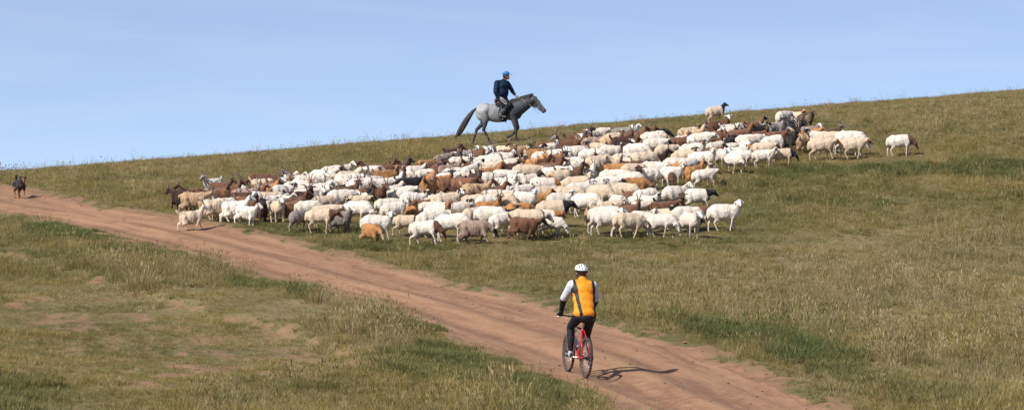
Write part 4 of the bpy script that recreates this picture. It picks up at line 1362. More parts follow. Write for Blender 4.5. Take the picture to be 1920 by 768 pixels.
    nz = tn.noise(pz, 30, 3); cc = tn.mix(tn.rng(sx.outputs[2], .25, .75, 1, 0), (.055, .050, .048), (.15, .115, .09)); cc = tn.mul(cc, tn.rng(nz, .3, .7, .7, 1.3))
    tm = tn.out(cc, .75, 0, None, .3)
    m = MB()
    for i in range(190):
        a = r.uniform(0, 2 * PI); q = math.sqrt(r.random()); ox, oy = math.cos(a) * q, math.sin(a) * q; L = r.uniform(.72, 1.05)
        pts = []
        for k in range(7):
            t = k / 6 * L; w = .045 + .12 * math.sin(min(t, 1) * PI * .72)
            pts.append(Vector((-.64 - .62 * t ** 1.0 - .03 * math.sin(t * 3), 0, 1.19 + .03 * math.sin(t * 5) * (1 - t) - .93 * t ** 1.25)) + Vector((ox * w, oy * w, ox * w * .6)))
        m.tube(pts, [.016, .018, .017, .015, .012, .009, .004], 5)
    m.build('tail', tm, horse)
    # tack
    lea = simple('saddle_leather', (.040, .026, .020), .55, 0, .4, .25, 25, .3)
    felt = simple('saddle_felt', (.018, .020, .026), .9, 0, .1, .2, 40, .3)
    fl = Flesh(); fl.ell((.16, 0, 1.235), (.27, .225, .12)); fl.ell((.20, 0, 1.00), (.23, .285, .29))
    me, co, W = fl.grow('saddle_pad', .018, 3); bl = link('saddle_pad', me, felt, horse)
    fl = Flesh(); fl.ell((.16, 0, 1.345), (.20, .15, .05)); fl.ell((.345, 0, 1.42), (.045, .11, .10)); fl.ell((-.03, 0, 1.41), (.045, .14, .085))
    me, co, W = fl.grow('saddle', .014, 2); sdl = link('saddle', me, simple('saddle_wood', (.13, .050, .030), .5, 0, .4, .25, 20, .2), horse)
    for s in (-1, 1):
        m = MB(); m.tube([(.17, s * .25, 1.25), (.19, s * .285, 1.08), (.19, s * .30, .92)], .016, 8, flat=1.5); stp = m.build('stirrup_leather', lea, sdl)
        m = MB(); m.tube([(.19 + .055 * math.cos(a) , s * .30, .85 + .075 * math.sin(a)) for a in np.linspace(0, 2 * PI, 15)[:-1]], .009, 6, True)
        m.build('stirrup', simple('iron', (.25, .25, .26), .4, .8), sdl)
    m = MB(); m.tube([(.30 + .0 * t, .245 * math.cos(a), 1.02 + .305 * math.sin(a)) for t, a in [(0, x) for x in np.linspace(0, 2 * PI, 29)[:-1]]], .018, 6, True, 1.3)
    m.build('girth', lea, horse)
    m = MB()
    m.tube([(1.10 + .10, 0, 1.655 - .09), (1.135 + .10, .075, 1.60 - .09), (1.18 + .10, .088, 1.49 - .09), (1.20 + .10, .075, 1.34 - .09), (1.20 + .10, 0, 1.30 - .09), (1.20 + .10, -.075, 1.34 - .09), (1.18 + .10, -.088, 1.49 - .09), (1.135 + .10, -.075, 1.60 - .09)], .009, 6, True)
    m.tube([(1.395 + .10, .0, 1.345 - .09), (1.37 + .10, .062, 1.30 - .09), (1.335 + .10, .055, 1.215 - .09), (1.31 + .10, 0, 1.18 - .09), (1.335 + .10, -.055, 1.215 - .09), (1.37 + .10, -.062, 1.30 - .09)], .009, 6, True)
    for s in (-1, 1): m.tube([(1.18 + .10, s * .086, 1.46 - .09), (1.28 + .10, s * .078, 1.37 - .09), (1.37 + .10, s * .064, 1.29 - .09)], .008, 6)
    bd = m.build('bridle', lea, horse)
    m = MB()
    for s in (-1, 1): m.tube([(1.40 + .10, s * .055, 1.19 - .09), (1.18 + .10, s * .14, 1.22 - .09), (.92, s * .17, 1.42), (.66, s * .03, 1.555)], .007, 6)
    m.tube([(1.38 + .10, -.05, 1.17 - .09), (1.30 + .10, -.07, 1.10 - .09), (1.20 + .10, -.08, 1.14 - .09), (1.14 + .10, -.09, 1.22 - .09)], .008, 6)
    m.build('rein', simple('rope_rein', (.30, .27, .24), .8), horse)

    # ---- rider
    M = Matrix.Translation((0, 0, 0))
    SH = [(.03, -.20, 1.99), (.345, .155, 1.985)]
    hd = Vector((.33, -.03, 2.215))
    b = Flesh()
    b.ell((.15, 0, 1.47), (.15, .18, .13), t='skin'); b.ell((.17, 0, 1.70), (.13, .16, .22), (0, 0, .8), t='skin'); b.ell((.19, -.02, 1.90), (.13, .19, .14), (0, 0, .8), t='skin')
    b.chain([(.20, -.02, 1.98), (.26, -.03, 2.10), tuple(hd + Vector((-.02, 0, -.05)))], [.075, .058, .055], 'skin')
    b.ell(tuple(hd + Vector((-.01, 0, .02))), (.098, .082, .110), t='face'); b.ell(tuple(hd + Vector((.040, -.012, -.055))), (.055, .056, .062), t='face')
    b.cap(hd + Vector((.085, -.03, .0)), hd + Vector((.105, -.038, -.028)), .012, .016, 'face')          # nose
    b.cap(hd + Vector((.074, -.045, -.066)), hd + Vector((.084, -.008, -.066)), .010, .010, 'lip')
    for s in (-1, 1): b.ell(tuple(hd + Vector((-.015 - s * .0, s * .082, -.005))), (.018, .010, .030), t='face')
    b.chain([SH[0], (0.0, -.275, 1.70), (.13, -.265, 1.53)], [.058, .042, .030], 'skin'); b.chain([SH[1], (.50, .10, 1.76), (.615, .02, 1.585)], [.058, .042, .030], 'skin')
    hand(b, (.135, -.265, 1.525), (.55, .1, -.8), (0, 1, .1), 'hand', 1.05, 1); hand(b, (.615, .02, 1.58), (.8, -.25, -.55), (.1, 1, .2), 'hand', 1.05, -1)
    for s in (-1, 1):
        b.chain([(.15, s * .10, 1.46), (.45, s * .27, 1.27), (.14, s * .305, .97)], [.090, .062, .042], 'skin')
        b.chain([(.14, s * .305, .96), (.15, s * .30, .905), (.27, s * .30, .885)], [.04, .04, .032], 'skin')
    def bc(co, W):
        c = blend(W, {'face': (.20, .095, .062), 'hand': (.17, .085, .058), 'lip': (.16, .06, .045)}, (.19, .09, .06))
        for s in (-1, 1):
            e = np.linalg.norm(co - np.array(hd + Vector((.083, s * .032 - .02, .012))), axis=1) < .011; c[e] = (.012, .01, .01)
        return c
    person = painted(b, 'person', .0105, 3, bc, paint('rider_skin', .6, .35, .05, 30, .06), None)
    person.location = horse.location; person.scale = horse.scale; person.rotation_euler = horse.rotation_euler
    tag(person, 'rider in blue cap and dark blue jacket sitting on the grey horse', 'person')
    blue = simple('jacket_cloth', (.010, .026, .075), .75, 0, .25, .3, 12, .3)
    j = Flesh()
    j.ell((.165, 0, 1.53), (.19, .215, .14), t='a'); j.ell((.165, -.03, 1.70), (.235, .235, .25), (0, 0, .75)); j.ell((.185, -.04, 1.89), (.225, .225, .17), (0, 0, .75))
    j.chain([(.06, -.16, 2.0), (.32, .11, 2.0)], [.085, .085]); j.cap((.20, -.02, 2.0), (.25, -.03, 2.075), .085, .070)
    j.chain([SH[0], (-.005, -.28, 1.70), (.105, -.268, 1.56)], [.092, .078, .052]); j.chain([SH[1], (.50, .10, 1.76), (.59, .035, 1.625)], [.088, .074, .050])
    painted(j, 'jacket', .0125, 4, lambda co, W: np.tile((.007, .019, .052), (len(co), 1)) * (1 + .9 * (co[:, 1:2] > .5)), paint('rider_jacket', .8, .2, .4, 14, .25), person, folds(.020, 8), 70, 14)
    tr = Flesh()
    tr.ell((.15, 0, 1.475), (.17, .20, .125))
    for s in (-1, 1):
        tr.chain([(.15, s * .10, 1.46), (.46, s * .27, 1.27), (.19, s * .305, 1.03)], [.115, .088, .068])
    painted(tr, 'trousers', .0125, 3, lambda co, W: np.tile((.016, .019, .030), (len(co), 1)) + np.clip((1.16 - co[:, 2]) / .05, 0, 1)[:, None] * (co[:, 0] < .33)[:, None] * np.array((.05, .055, .065)), paint('rider_trousers', .85, .15, .4, 14, .25), person, folds(.025, 10))
    for s in (-1, 1):
        bt = Flesh(); bt.chain([(.23, s * .30, 1.06), (.145, s * .305, .93)], [.068, .055]); bt.chain([(.13, s * .305, .905), (.30, s * .30, .878)], [.048, .040]); bt.ell((.30, s * .30, .878), (.06, .043, .034))
        painted(bt, 'boot', .010, 2, lambda co, W: np.tile((.075, .072, .075), (len(co), 1)), paint('boot_leather', .5, .4, .15, 20, .2), person)
    hr = Flesh(); hr.ell(tuple(hd + Vector((-.03, .005, .012))), (.092, .088, .105)); hr.ell(tuple(hd + Vector((-.055, 0, -.045))), (.055, .07, .05))
    painted(hr, 'hair', .010, 1, lambda co, W: np.tile((.012, .010, .010), (len(co), 1)), paint('black_hair', .6, .3, .5, 60, .3), person)
    cp = Flesh(); cp.ell(tuple(hd + Vector((-.012, 0, .085))), (.118, .102, .078)); cp.cap(hd + Vector((-.02, 0, .065)), hd + Vector((.0, 0, .06)), .10, .10, flat=None)
    m = MB(); m.ell(tuple(hd + Vector((-.012, 0, .075))), (.122, .104, .092)); me = m.mesh('cap')
    bm = bmesh.new(); bm.from_mesh(me); bmesh.ops.bisect_plane(bm, geom=bm.verts[:] + bm.edges[:] + bm.faces[:], plane_co=hd + Vector((0, 0, .055)), plane_no=(-.12, 0, 1), clear_inner=True)
    bmesh.ops.holes_fill(bm, edges=[e for e in bm.edges if e.is_boundary]); bm.to_mesh(me); bm.free()
    capm = simple('cap_cloth', (.020, .155, .42), .7, 0, .3, .15, 30)
    cap = link('cap', me, capm, person)
    m = MB(); m.ell(tuple(hd + Vector((.125, -.035, .062))), (.085, .075, .010), (0, .12, -.25)); m.build('brim', simple('brim_cloth', (.10, .30, .52), .7), cap)
    # coiled white rope in the near hand
    m = MB(); pts = []
    for i in range(40):
        a = i / 39 * 4 * PI; pts.append(Vector((.25 + .105 * math.cos(a) + .020 * math.sin(a), -.36 - .008 * i / 10, 1.395 - .11 * math.cos(a) + .040 * math.sin(a) + .01 * i / 40)))
    m.tube([(.165, -.27, 1.50)] + pts, .0085, 6)
    rope = m.build('rope', simple('white_rope', (.58, .56, .54), .8, 0, .2, .2, 50), None)
    rope.location = horse.location; rope.scale = horse.scale; rope.rotation_euler = horse.rotation_euler
    tag(rope, "looped white rope hanging from the rider's near hand beside the saddle", 'rope')
    print('horse at', X0, Y0, 'scale', S, 'slope', slope)
build_horse()

# ------------------------------------------------------------------ the cyclist
def build_cyclist():
    X0, Y0 = place(1097, 708, 0); Z0 = float(terrain(X0, Y0)); yaw = math.radians(105)
    S = 112 / (F / Y0)
    fx, fy = math.cos(yaw), math.sin(yaw)
    zf = float(terrain(X0 + fx * 1.06, Y0 + fy * 1.06)); pitch = -math.atan2(zf - Z0, 1.06)
    print('bike', X0, Y0, 'scale', S, 'pitch', pitch)
    loc = (X0, Y0, Z0 + .004); rot = (math.radians(2.5), pitch, yaw)
    def put(o): o.location = loc; o.rotation_euler = rot; o.scale = (S, S, S)
    red = simple('red_frame_paint', (.50, .022, .030), .3, .1, .5, .1, 15); blk = simple('black_rubber', (.030, .027, .025), .8, 0, .3, .35, 40, .4)
    alu = simple('brushed_alloy', (.50, .50, .52), .35, .8, .5, .1, 20); dk = simple('black_alloy', (.022, .022, .024), .45, .3, .5, .2, 20)
    tyre = NT('dusty_tyre'); nz = tyre.noise(tyre.obj(), 22, 4); ty = tyre.out(tyre.mix(tyre.rng(nz, .4, .65), (.035, .030, .027), (.135, .090, .062)), .9, 0, tyre.bump(nz, .6, .01), .2)
    m = MB(); hub = Vector((0, 0, .335)); BBt = Vector((.425, 0, .30)); st = Vector((.285, 0, .80)); ht = Vector((.86, 0, .83)); hb = Vector((.885, 0, .70)); fh = Vector((1.06, 0, .335))
    m.tube([BBt, st], .018, 10); m.tube([st + Vector((.01, 0, -.02)), ht + Vector((0, 0, -.03))], .019, 10); m.tube([BBt, hb], .024, 10); m.tube([hb + Vector((.01, 0, -.03)), ht + Vector((-.01, 0, .02))], .026, 10)
    for s in (-1, 1):
        m.tube([st + Vector((-.01, s * .02, -.03)), (.12, s * .055, .56), (0, s * .065, .335)], .010, 8)
        m.tube([BBt + Vector((-.02, s * .025, 0)), (.25, s * .05, .31), (0, s * .065, .335)], .012, 8)
    m.tube([BBt + Vector((0, -.035, 0)), BBt + Vector((0, .035, 0))], .030, 12)
    fr = m.build('bicycle', red); put(fr)
    tag(fr, 'red mountain bike under the cyclist on the dirt road', 'bicycle')
    m = MB()
    for s in (-1, 1): m.tube([ht + Vector((.02, s * .055, -.10)), fh + Vector((-.03, s * .06, .30)), fh + Vector((0, s * .058, 0))], [.017, .017, .019], 8)
    m.tube([ht + Vector((.02, -.065, -.11)), ht + Vector((.02, .065, -.11))], .018, 8); m.build('fork', alu, fr)
    for name, c, st_ in (('rear', hub, 0), ('front', fh, 7)):
        def ring(r, n, y=0): return [c + Vector((r * math.cos(a), y, r * math.sin(a))) for a in np.linspace(0, 2 * PI, n + 1)[:-1]]
        m = MB(); m.tube(ring(.300, 56), .009, 8, True, 1.4); w = m.build('wheel', alu, fr)
        m = MB(); m.tube(ring(.312, 72), .024, 12, True)
        for k in range(72):     # knobs of the tread
            a = 2 * PI * k / 72
            for y in (-.014, .014) if k % 2 else (0,):
                m.box(c + Vector((.334 * math.cos(a), y, .334 * math.sin(a))), (.004, .007, .006), (0, -a, 0))
        m.build('tyre', ty, w)
        m = MB()
        for k in range(32):
            a = 2 * PI * k / 32; b_ = a + (.35 if k % 4 < 2 else -.35); y = .028 if k % 2 else -.028
            m.tube([c + Vector((.022 * math.cos(b_), y, .022 * math.sin(b_))), c + Vector((.296 * math.cos(a), 0, .296 * math.sin(a)))], .0016, 4)
        m.build('spokes', alu, w)
        m = MB(); m.tube([c + Vector((0, -.055, 0)), c + Vector((0, -.03, 0)), c + Vector((0, .03, 0)), c + Vector((0, .055, 0))], [.010, .024, .024, .010], 12); m.build('hub', dk, w)
    m = MB(); m.tube([hub + Vector((0, -.045, 0)), hub + Vector((0, -.028, 0))], [.030, .052], 20); m.build('cassette', dk, fr)
    m = MB(); m.tube([hub + Vector((.0, -.06, -.02)), hub + Vector((.015, -.062, -.07)), hub + Vector((.035, -.045, -.14))], [.012, .014, .016], 8); m.build('derailleur', dk, fr)
    m = MB(); m.tube([st + Vector((0, 0, -.02)), (.235, 0, .955)], .0145, 10); m.build('seat_post', alu, fr)
    s_ = Flesh(); s_.chain([(.12, -.05, .972), (.14, .05, .972)], [.045, .045]); s_.chain([(.14, 0, .972), (.28, 0, .975), (.385, 0, .968)], [.055, .032, .019])
    me, co, W = s_.grow('bike_saddle', .009, 2); link('bike_saddle', me, dk, fr)
    HB = Vector((.86, 0, .955))
    m = MB(); m.tube([ht, HB + Vector((.01, 0, 0))], .017, 10); m.build('stem', dk, fr)
    m = MB(); m.tube([HB + Vector((-.05, -.31, .02)), HB + Vector((-.03, -.20, .02)), HB + Vector((.015, -.06, 0)), HB + Vector((.015, .06, 0)), HB + Vector((-.03, .20, .02)), HB + Vector((-.05, .31, .02))], .0125, 10)
    bar = m.build('handlebar', dk, fr)
    for s in (-1, 1):
        m = MB(); m.tube([HB + Vector((-.048, s * .20, .02)), HB + Vector((-.05, s * .315, .02))], .017, 10); m.build('grip', blk, bar)
        m = MB(); m.tube([HB + Vector((-.02, s * .19, .015)), HB + Vector((.03, s * .21, -.005)), HB + Vector((.025, s * .29, -.01))], .006, 6); m.build('brake_lever', alu, bar)
    m = MB(); m.tube([BBt + Vector((.085 * math.cos(a), -.055, .085 * math.sin(a))) for a in np.linspace(0, 2 * PI, 29)[:-1]], .010, 6, True); m.tube([BBt + Vector((0, -.075, 0)), BBt + Vector((0, .075, 0))], .014, 8)
    for a in range(5): m.tube([BBt + Vector((0, -.055, 0)), BBt + Vector((.08 * math.cos(a * 1.257), -.055, .08 * math.sin(a * 1.257)))], .007, 5)
    m.tube([BBt + Vector((0, .08, 0)), BBt + Vector((.165, .085, .02))], [.014, .011], 8); m.tube([BBt + Vector((0, -.08, 0)), BBt + Vector((-.165, -.085, -.02))], [.014, .011], 8)
    cr = m.build('crankset', alu, fr)
    for s, q in ((1, Vector((.165, .14, .02))), (-1, Vector((-.165, -.14, -.02)))):
        m = MB(); m.box(BBt + q, (.045, .045, .010)); m.build('pedal', dk, cr, False)
    m = MB(); m.tube([BBt + Vector((0, -.055, .088)), hub + Vector((0, -.04, .045))], .005, 5); m.tube([BBt + Vector((0, -.055, -.088)), hub + Vector((.03, -.045, -.15))], .005, 5)
    m.build('chain', simple('chain_steel', (.12, .10, .09), .5, .7), fr)
    m = MB(); c0 = BBt + (hb - BBt) * .30 + Vector((-.03, 0, .045)); c1 = BBt + (hb - BBt) * .66 + Vector((-.03, 0, .045))
    for k in (0, .5, 1): 
        cc = c0 + (c1 - c0) * k; m.tube([cc + Vector((.03 * math.cos(a) * .7, .04 * math.sin(a), -.03 * math.cos(a) * .7)) for a in np.linspace(0, 2 * PI, 13)[:-1]], .003, 5, True)
    m.build('bottle_cage', alu, fr)
    m = MB(); d = (c1 - c0).normalized(); m.tube([c0, c0 + d * .16, c0 + d * .175, c0 + d * .19, c0 + d * .215], [.036, .036, .024, .018, .014], 14)
    bo = m.build('water_bottle', simple('clear_plastic', (.62, .63, .66), .3, 0, .5, .1)); put(bo)
    tag(bo, 'clear pale drinking bottle in the cage of the red bicycle', 'bottle')

    # ---- rider
    NK = Vector((.475, 0, 1.585)); HD = Vector((.555, .005, 1.725))
    SHL = [Vector((.44, .185, 1.52)), Vector((.44, -.185, 1.52))]
    EL = [Vector((.60, .275, 1.27)), Vector((.60, -.29, 1.27))]; WR = [Vector((.755, .262, 1.035)), Vector((.755, -.262, 1.035))]
    HIP = [Vector((.22, .095, 1.03)), Vector((.22, -.095, 1.03))]
    KN = [Vector((.585, .125, .80)), Vector((.47, -.12, .66))]
    AN = [Vector((.545, .125, .385)), Vector((.16, -.125, .36))]
    b = Flesh()
    b.ell((.21, 0, 1.04), (.12, .155, .12), (0, -.3, 0)); b.ell((.30, 0, 1.22), (.10, .14, .17), (0, .4, 0)); b.ell((.39, 0, 1.42), (.11, .165, .17), (0, .4, 0))
    b.chain([NK + Vector((-.02, 0, -.03)), NK + Vector((.03, 0, .06)), HD + Vector((-.02, 0, -.02))], [.07, .056, .058], 'skin')
    b.ell(tuple(HD), (.098, .078, .112), t='skin'); b.ell(tuple(HD + Vector((.045, 0, -.06))), (.05, .052, .05), t='skin')
    b.cap(HD + Vector((.09, 0, .0)), HD + Vector((.112, 0, -.028)), .011, .015, 'skin')
    for s in (-1, 1): b.ell(tuple(HD + Vector((-.005, s * .08, -.012))), (.018, .010, .030), t='skin')
    for i, s in ((0, 1), (1, -1)):
        b.chain([SHL[i], EL[i], WR[i]], [.052, .038, .027]); b.chain([HIP[i], KN[i], AN[i]], [.085, .055, .038])
        b.chain([AN[i], AN[i] + Vector((.02, 0, -.045)), AN[i] + Vector((.13, 0, -.055))], [.038, .04, .032])
        hand(b, tuple(WR[i]), (.72, 0, -.62), (0, 1, 0), 'hand', .95, -s)
    def bc(co, W):
        c = np.tile(np.array((.33, .16, .11)), (len(co), 1))
        for s in (-1, 1): c[np.linalg.norm(co - np.array(HD + Vector((.088, s * .03, .012))), axis=1) < .010] = (.02, .015, .012)
        return c
    person = painted(b, 'person', .0095, 3, bc, paint('cyclist_skin', .6, .35, .05, 30, .05)); put(person)
    tag(person, 'cyclist from behind in white helmet and orange jacket with black stripes on the dirt road', 'person')
    # jacket
    j = Flesh()
    j.ell((.20, 0, 1.055), (.155, .205, .10), (0, .2, 0)); j.ell((.245, 0, 1.16), (.135, .190, .14), (0, .35, 0)); j.ell((.315, 0, 1.29), (.130, .200, .15), (0, .4, 0)); j.ell((.375, 0, 1.43), (.140, .210, .14), (0, .4, 0))
    j.chain([SHL[0] + Vector((0, -.03, 0)), SHL[1] + Vector((0, .03, 0))], [.085, .085]); j.cap(NK + Vector((-.03, 0, -.04)), NK + Vector((.015, 0, .035)), .082, .068)
    for i in (0, 1): j.chain([SHL[i], EL[i], WR[i] + Vector((-.01, 0, .02))], [.082, .060, .040], ['arm', 'fore'])
    OR, BK, GR = np.array((.80, .275, .012)), np.array((.014, .014, .016)), np.array((.50, .535, .58))
    def jc(co, W):
        v = np.clip((co[:, 2] - .97) / (1.60 - .97), 0, 1); y = np.abs(co[:, 1])
        c = np.tile(OR, (len(co), 1))
        x = .165 - .125 * (1 - v) ** 1.0 + .035 * (1 - v) * 1.0          # stripe runs from the shoulder seam towards the spine at the hem
        x = np.where(co[:, 1] > 0, .178 - .085 * (1 - v), .168 - .020 * (1 - v))
        wd = .024 + .010 * v
        stripe = np.abs(y - x) < wd
        c[stripe] = BK
        c[(y > x + wd) & (v > .66) & (co[:, 1] > 0)] = BK
        arm = np.asarray(W.get('arm', 0)); fore = np.asarray(W.get('fore', 0))
        c[(arm + fore) > .5] = GR
        c[fore > .55] = GR
        # black cuff and forearm
        for i in (0, 1):
            t = (co - np.array(EL[i])) @ np.array((WR[i] - EL[i]).normalized())
            m_ = ((arm + fore) > .5) & (t > .0) & (np.sign(co[:, 1]) == (1 if i == 0 else -1)); c[m_] = BK
            under = ((arm + fore) > .5) & (y < .185) & (np.sign(co[:, 1]) == (1 if i == 0 else -1)); c[under] = BK
        c[(co[:, 2] > 1.60) & (y < .08)] = OR * .9
        return c
    painted(j, 'jacket', .0085, 6, jc, paint('cycling_jacket', .6, .3, .35, 16, .10), person, folds(.012, 8), 90, 45)
    tr = Flesh(); tr.ell((.20, 0, 1.02), (.15, .175, .12), (0, -.2, 0))
    for i in (0, 1): tr.chain([HIP[i], KN[i], KN[i] * .5 + AN[i] * .5 + Vector((-.03, 0, 0)), AN[i] + Vector((-.005, 0, .03))], [.108, .070, .062, .042])
    painted(tr, 'tights', .0105, 3, lambda co, W: np.tile((.013, .014, .018), (len(co), 1)), paint('black_tights', .65, .3, .3, 16, .2), person, folds(.012, 12))
    for i, s in ((0, 1), (1, -1)):
        sh = Flesh(); a = AN[i]; sh.chain([a + Vector((-.005, 0, -.01)), a + Vector((-.015, 0, -.045))], [.045, .047]); sh.chain([a + Vector((-.02, 0, -.058)), a + Vector((.09, s * .008, -.068)), a + Vector((.155, s * .01, -.070))], [.040, .042, .034])
        painted(sh, 'shoe', .008, 2, lambda co, W, a=a: np.where((np.sin(co[:, 0:1] * 90) > .2) | (co[:, 2:3] < a.z - .088), np.array((.34, .35, .37))[None], np.array((.030, .030, .033))[None]), paint('cycling_shoe', .5, .4, .1, 25, .1), person)
        gl = Flesh(); gl.cap(WR[i] + Vector((-.02, 0, .022)), WR[i] + Vector((.01, 0, -.01)), .038, .033); hand(gl, tuple(WR[i]), (.72, 0, -.62), (0, 1, 0), 'hand', 1.15, -s)
        painted(gl, 'glove', .0065, 1, lambda co, W: np.tile((.014, .014, .018), (len(co), 1)), paint('glove_cloth', .7, .3, .2, 30, .2), person)
    hr = Flesh(); hr.ell(tuple(HD + Vector((-.022, 0, .0))), (.092, .084, .100)); hr.cap(HD + Vector((-.06, -.03, -.05)), HD + Vector((-.06, .03, -.05)), .036, .036)
    painted(hr, 'hair', .009, 1, lambda co, W: np.tile((.045, .030, .022), (len(co), 1)), paint('cyclist_hair', .6, .3, .5, 60, .3), person)
    # helmet: white shell with long dark vents over a black lower rim
    h = Flesh(); hc = HD + Vector((-.005, 0, .055)); h.ell(tuple(hc), (.148, .112, .092), (0, -.10, 0)); h.ell(tuple(hc + Vector((-.07, 0, -.015))), (.09, .098, .075))
    def hc_(co, W):
        c = np.tile((.74, .76, .78), (len(co), 1)); q = co - np.array(hc); a = np.abs(q[:, 1])
        vent = ((np.abs(a - .028) < .0085) | (np.abs(a - .064) < .009)) & (q[:, 2] > .005) & (np.abs(np.mod(q[:, 0] + .5, .085) - .0425) > .012)
        c[vent] = (.015, .015, .018); c[q[:, 2] < -.012] = (.018, .018, .022); return c
    hl = painted(h, 'helmet', .006, 2, hc_, paint('helmet_shell', .35, .5, 0, 30, .03), person)
    me = hl.data; bm = bmesh.new(); bm.from_mesh(me)
    bmesh.ops.bisect_plane(bm, geom=bm.verts[:] + bm.edges[:] + bm.faces[:], plane_co=hc + Vector((0, 0, -.045)), plane_no=(-.15, 0, 1), clear_inner=True)
    bmesh.ops.holes_fill(bm, edges=[e for e in bm.edges if e.is_boundary]); bm.to_mesh(me); bm.free()
    m = MB()
    for s in (-1, 1): m.tube([hc + Vector((0, s * .094, -.04)), HD + Vector((.02, s * .078, -.06)), HD + Vector((.045, s * .02, -.115))], .006, 6, flat=1.5)
    m.build('chin_strap', dk, hl)
build_cyclist()

# ------------------------------------------------------------------ the dog
def build_dog():
    X0, Y0 = place(37, 371, 0); Z0 = float(terrain(X0, Y0)); f = Flesh()
    f.ell((.14, 0, .43), (.17, .115, .155), t='back'); f.ell((-.05, 0, .44), (.20, .10, .125), t='back'); f.ell((-.24, 0, .45), (.13, .10, .13), t='back')
    f.ell((.26, 0, .42), (.075, .085, .11), t='chest')
    f.chain([(.22, 0, .47), (.33, 0, .57)], [.105, .085], 'back')
    hd = Vector((.37, .0, .60)); f.ell(tuple(hd), (.085, .080, .075), t='back'); f.cap(hd + Vector((.05, 0, -.015)), hd + Vector((.125, 0, -.035)), .044, .033, 'tan'); f.ell(tuple(hd + Vector((.145, 0, -.025))), (.016, .018, .014), t='nose')
    f.cap(hd + Vector((.05, 0, -.055)), hd + Vector((.11, 0, -.078)), .026, .018, 'tan')
    f.cap(hd + Vector((.10, 0, -.075)), hd + Vector((.125, 0, -.115)), .014, .016, 'tongue')
    for s in (-1, 1):
        f.chain([hd + Vector((-.02, s * .055, .055)), hd + Vector((-.005, s * .088, .050)), hd + Vector((.01, s * .098, .005))], [.024, .024, .012], 'back')
        dx = .05 * s
        f.chain([(.20, s * .085, .38), (.19 + dx * .4, s * .085, .22), (.18 + dx, s * .085, .05), (.215 + dx, s * .085, .025)], [.058, .033, .023, .030], ['back', 'tan', 'tan'])
        f.chain([(-.25, s * .085, .42), (-.20 - dx * .3, s * .09, .30), (-.33 - dx, s * .09, .20), (-.29 - dx, s * .09, .05), (-.255 - dx, s * .09, .025)], [.085, .062, .030, .023, .030], ['back', 'tan', 'tan', 'tan'])
    f.chain([(-.34, 0, .50), (-.42, 0, .60), (-.38, 0, .69), (-.30, .02, .71)], [.035, .038, .036, .02], 'back')
    def col(co, W):
        c = blend(W, {'back': (.016, .016, .021), 'tan': (.26, .135, .065), 'chest': (.06, .036, .024), 'nose': (.01, .01, .01), 'tongue': (.50, .16, .14)}, (.016, .016, .02))
        for s in (-1, 1):
            c[np.linalg.norm(co - np.array(hd + Vector((.068, s * .036, .018))), axis=1) < .013] = (.008, .006, .005)
            c[np.linalg.norm(co - np.array(hd + Vector((.060, s * .034, .048))), axis=1) < .015] = (.24, .12, .05)
        return c
    o = painted(f, 'dog', .0095, 3, col, paint('dog_fur', .8, .2, .5, 50, .2, .1), None, lambda co, W: (vnoise3(co * 30, 3) - .5) * .014)
    S = 61 / (F / Y0); o.location = (X0, Y0, Z0 - .008); o.scale = (S,) * 3; o.rotation_euler = (0, 0, math.radians(-66))
    tag(o, 'black dog with tan legs and muzzle walking down the dirt road at the far left', 'dog')
build_dog()
# ------------------------------------------------------------------ sky, sun, camera
LD = Vector((1.0, .80, -1.12)).normalized()          # direction the light travels
SUN_EL = math.asin(-LD.z)
world = bpy.data.worlds.new('World'); scene.world = world; world.use_nodes = True
wt = world.node_tree; wt.nodes.clear()
sky = wt.nodes.new('ShaderNodeTexSky'); sky.sky_type = 'NISHITA'; sky.sun_disc = False
sky.sun_elevation = SUN_EL
sx, sy = -LD.x, -LD.y                                # horizontal direction towards the sun
sky.sun_rotation = math.atan2(sx, sy)
sky.altitude = 1500; sky.air_density = 1.0; sky.dust_density = .3; sky.ozone_density = 2.5
tc = wt.nodes.new('ShaderNodeTexCoord'); mp = wt.nodes.new('ShaderNodeVectorMath'); mp.operation = 'MULTIPLY_ADD'
mp.inputs[1].default_value = (1, 1, 1.9); mp.inputs[2].default_value = (0, 0, .135)
bg = wt.nodes.new('ShaderNodeBackground'); bg.inputs[1].default_value = .126
wo = wt.nodes.new('ShaderNodeOutputWorld')
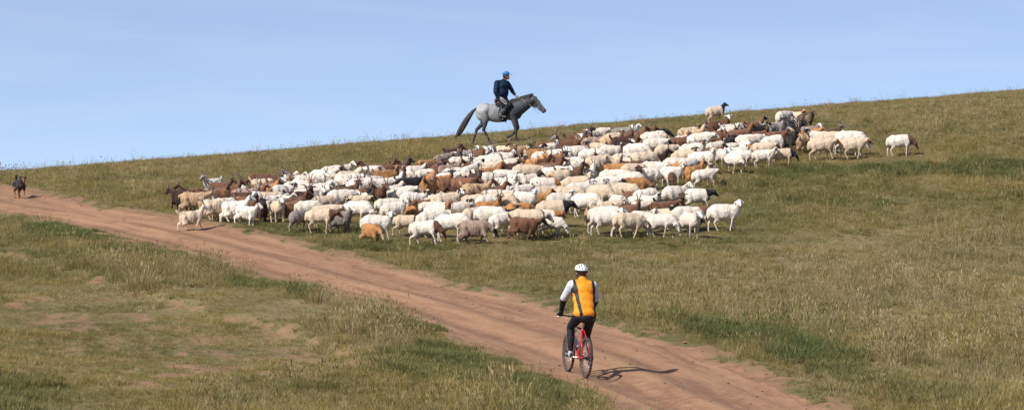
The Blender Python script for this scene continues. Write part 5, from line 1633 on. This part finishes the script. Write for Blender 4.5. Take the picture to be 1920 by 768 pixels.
wt.links.new(tc.outputs['Generated'], mp.inputs[0]); wt.links.new(mp.outputs[0], sky.inputs[0])
cn = wt.nodes.new('ShaderNodeTexNoise'); cn.inputs['Scale'].default_value = 3.0; cn.inputs['Detail'].default_value = 5; cn.inputs['Roughness'].default_value = .6; cn.inputs['Distortion'].default_value = .8
cm = wt.nodes.new('ShaderNodeMapping'); cm.inputs['Scale'].default_value = (2, 2, 14); cm.inputs['Rotation'].default_value = (0, .25, 0)
cr = wt.nodes.new('ShaderNodeMapRange'); cr.inputs[1].default_value = .42; cr.inputs[2].default_value = .78; cr.inputs[3].default_value = .20; cr.inputs[4].default_value = .36
mx = wt.nodes.new('ShaderNodeMix'); mx.data_type = 'RGBA'; mx.inputs[7].default_value = (5.3, 5.35, 6.3, 1)
wt.links.new(tc.outputs['Generated'], cm.inputs[0]); wt.links.new(cm.outputs[0], cn.inputs['Vector']); wt.links.new(cn.outputs['Fac'], cr.inputs[0])
wt.links.new(cr.outputs[0], mx.inputs[0]); wt.links.new(sky.outputs[0], mx.inputs[6]); wt.links.new(mx.outputs[2], bg.inputs[0]); wt.links.new(bg.outputs[0], wo.inputs[0])

sd = bpy.data.lights.new('sun', 'SUN'); sd.energy = 5.0; sd.angle = math.radians(.53); sd.color = (1, .95, .87)
so = bpy.data.objects.new('sun', sd); COL.objects.link(so)
so.rotation_euler = LD.to_track_quat('-Z', 'Y').to_euler()

cd = bpy.data.cameras.new('camera'); cam = bpy.data.objects.new('camera', cd); COL.objects.link(cam)
cd.sensor_width = 36; cd.lens = F * 36 / 1920; cd.clip_start = .5; cd.clip_end = 6000
cam.rotation_euler = (PI / 2 - PITCH, 0, 0)
scene.camera = cam
scene.render.resolution_x = 1024; scene.render.resolution_y = 409
vs = scene.view_settings; vs.view_transform = 'Standard'; vs.look = 'None'; vs.exposure = .37; vs.gamma = 1; vs.use_curve_mapping = False
scene.cycles.max_bounces = 5; scene.cycles.diffuse_bounces = 3; scene.cycles.transparent_max_bounces = 4
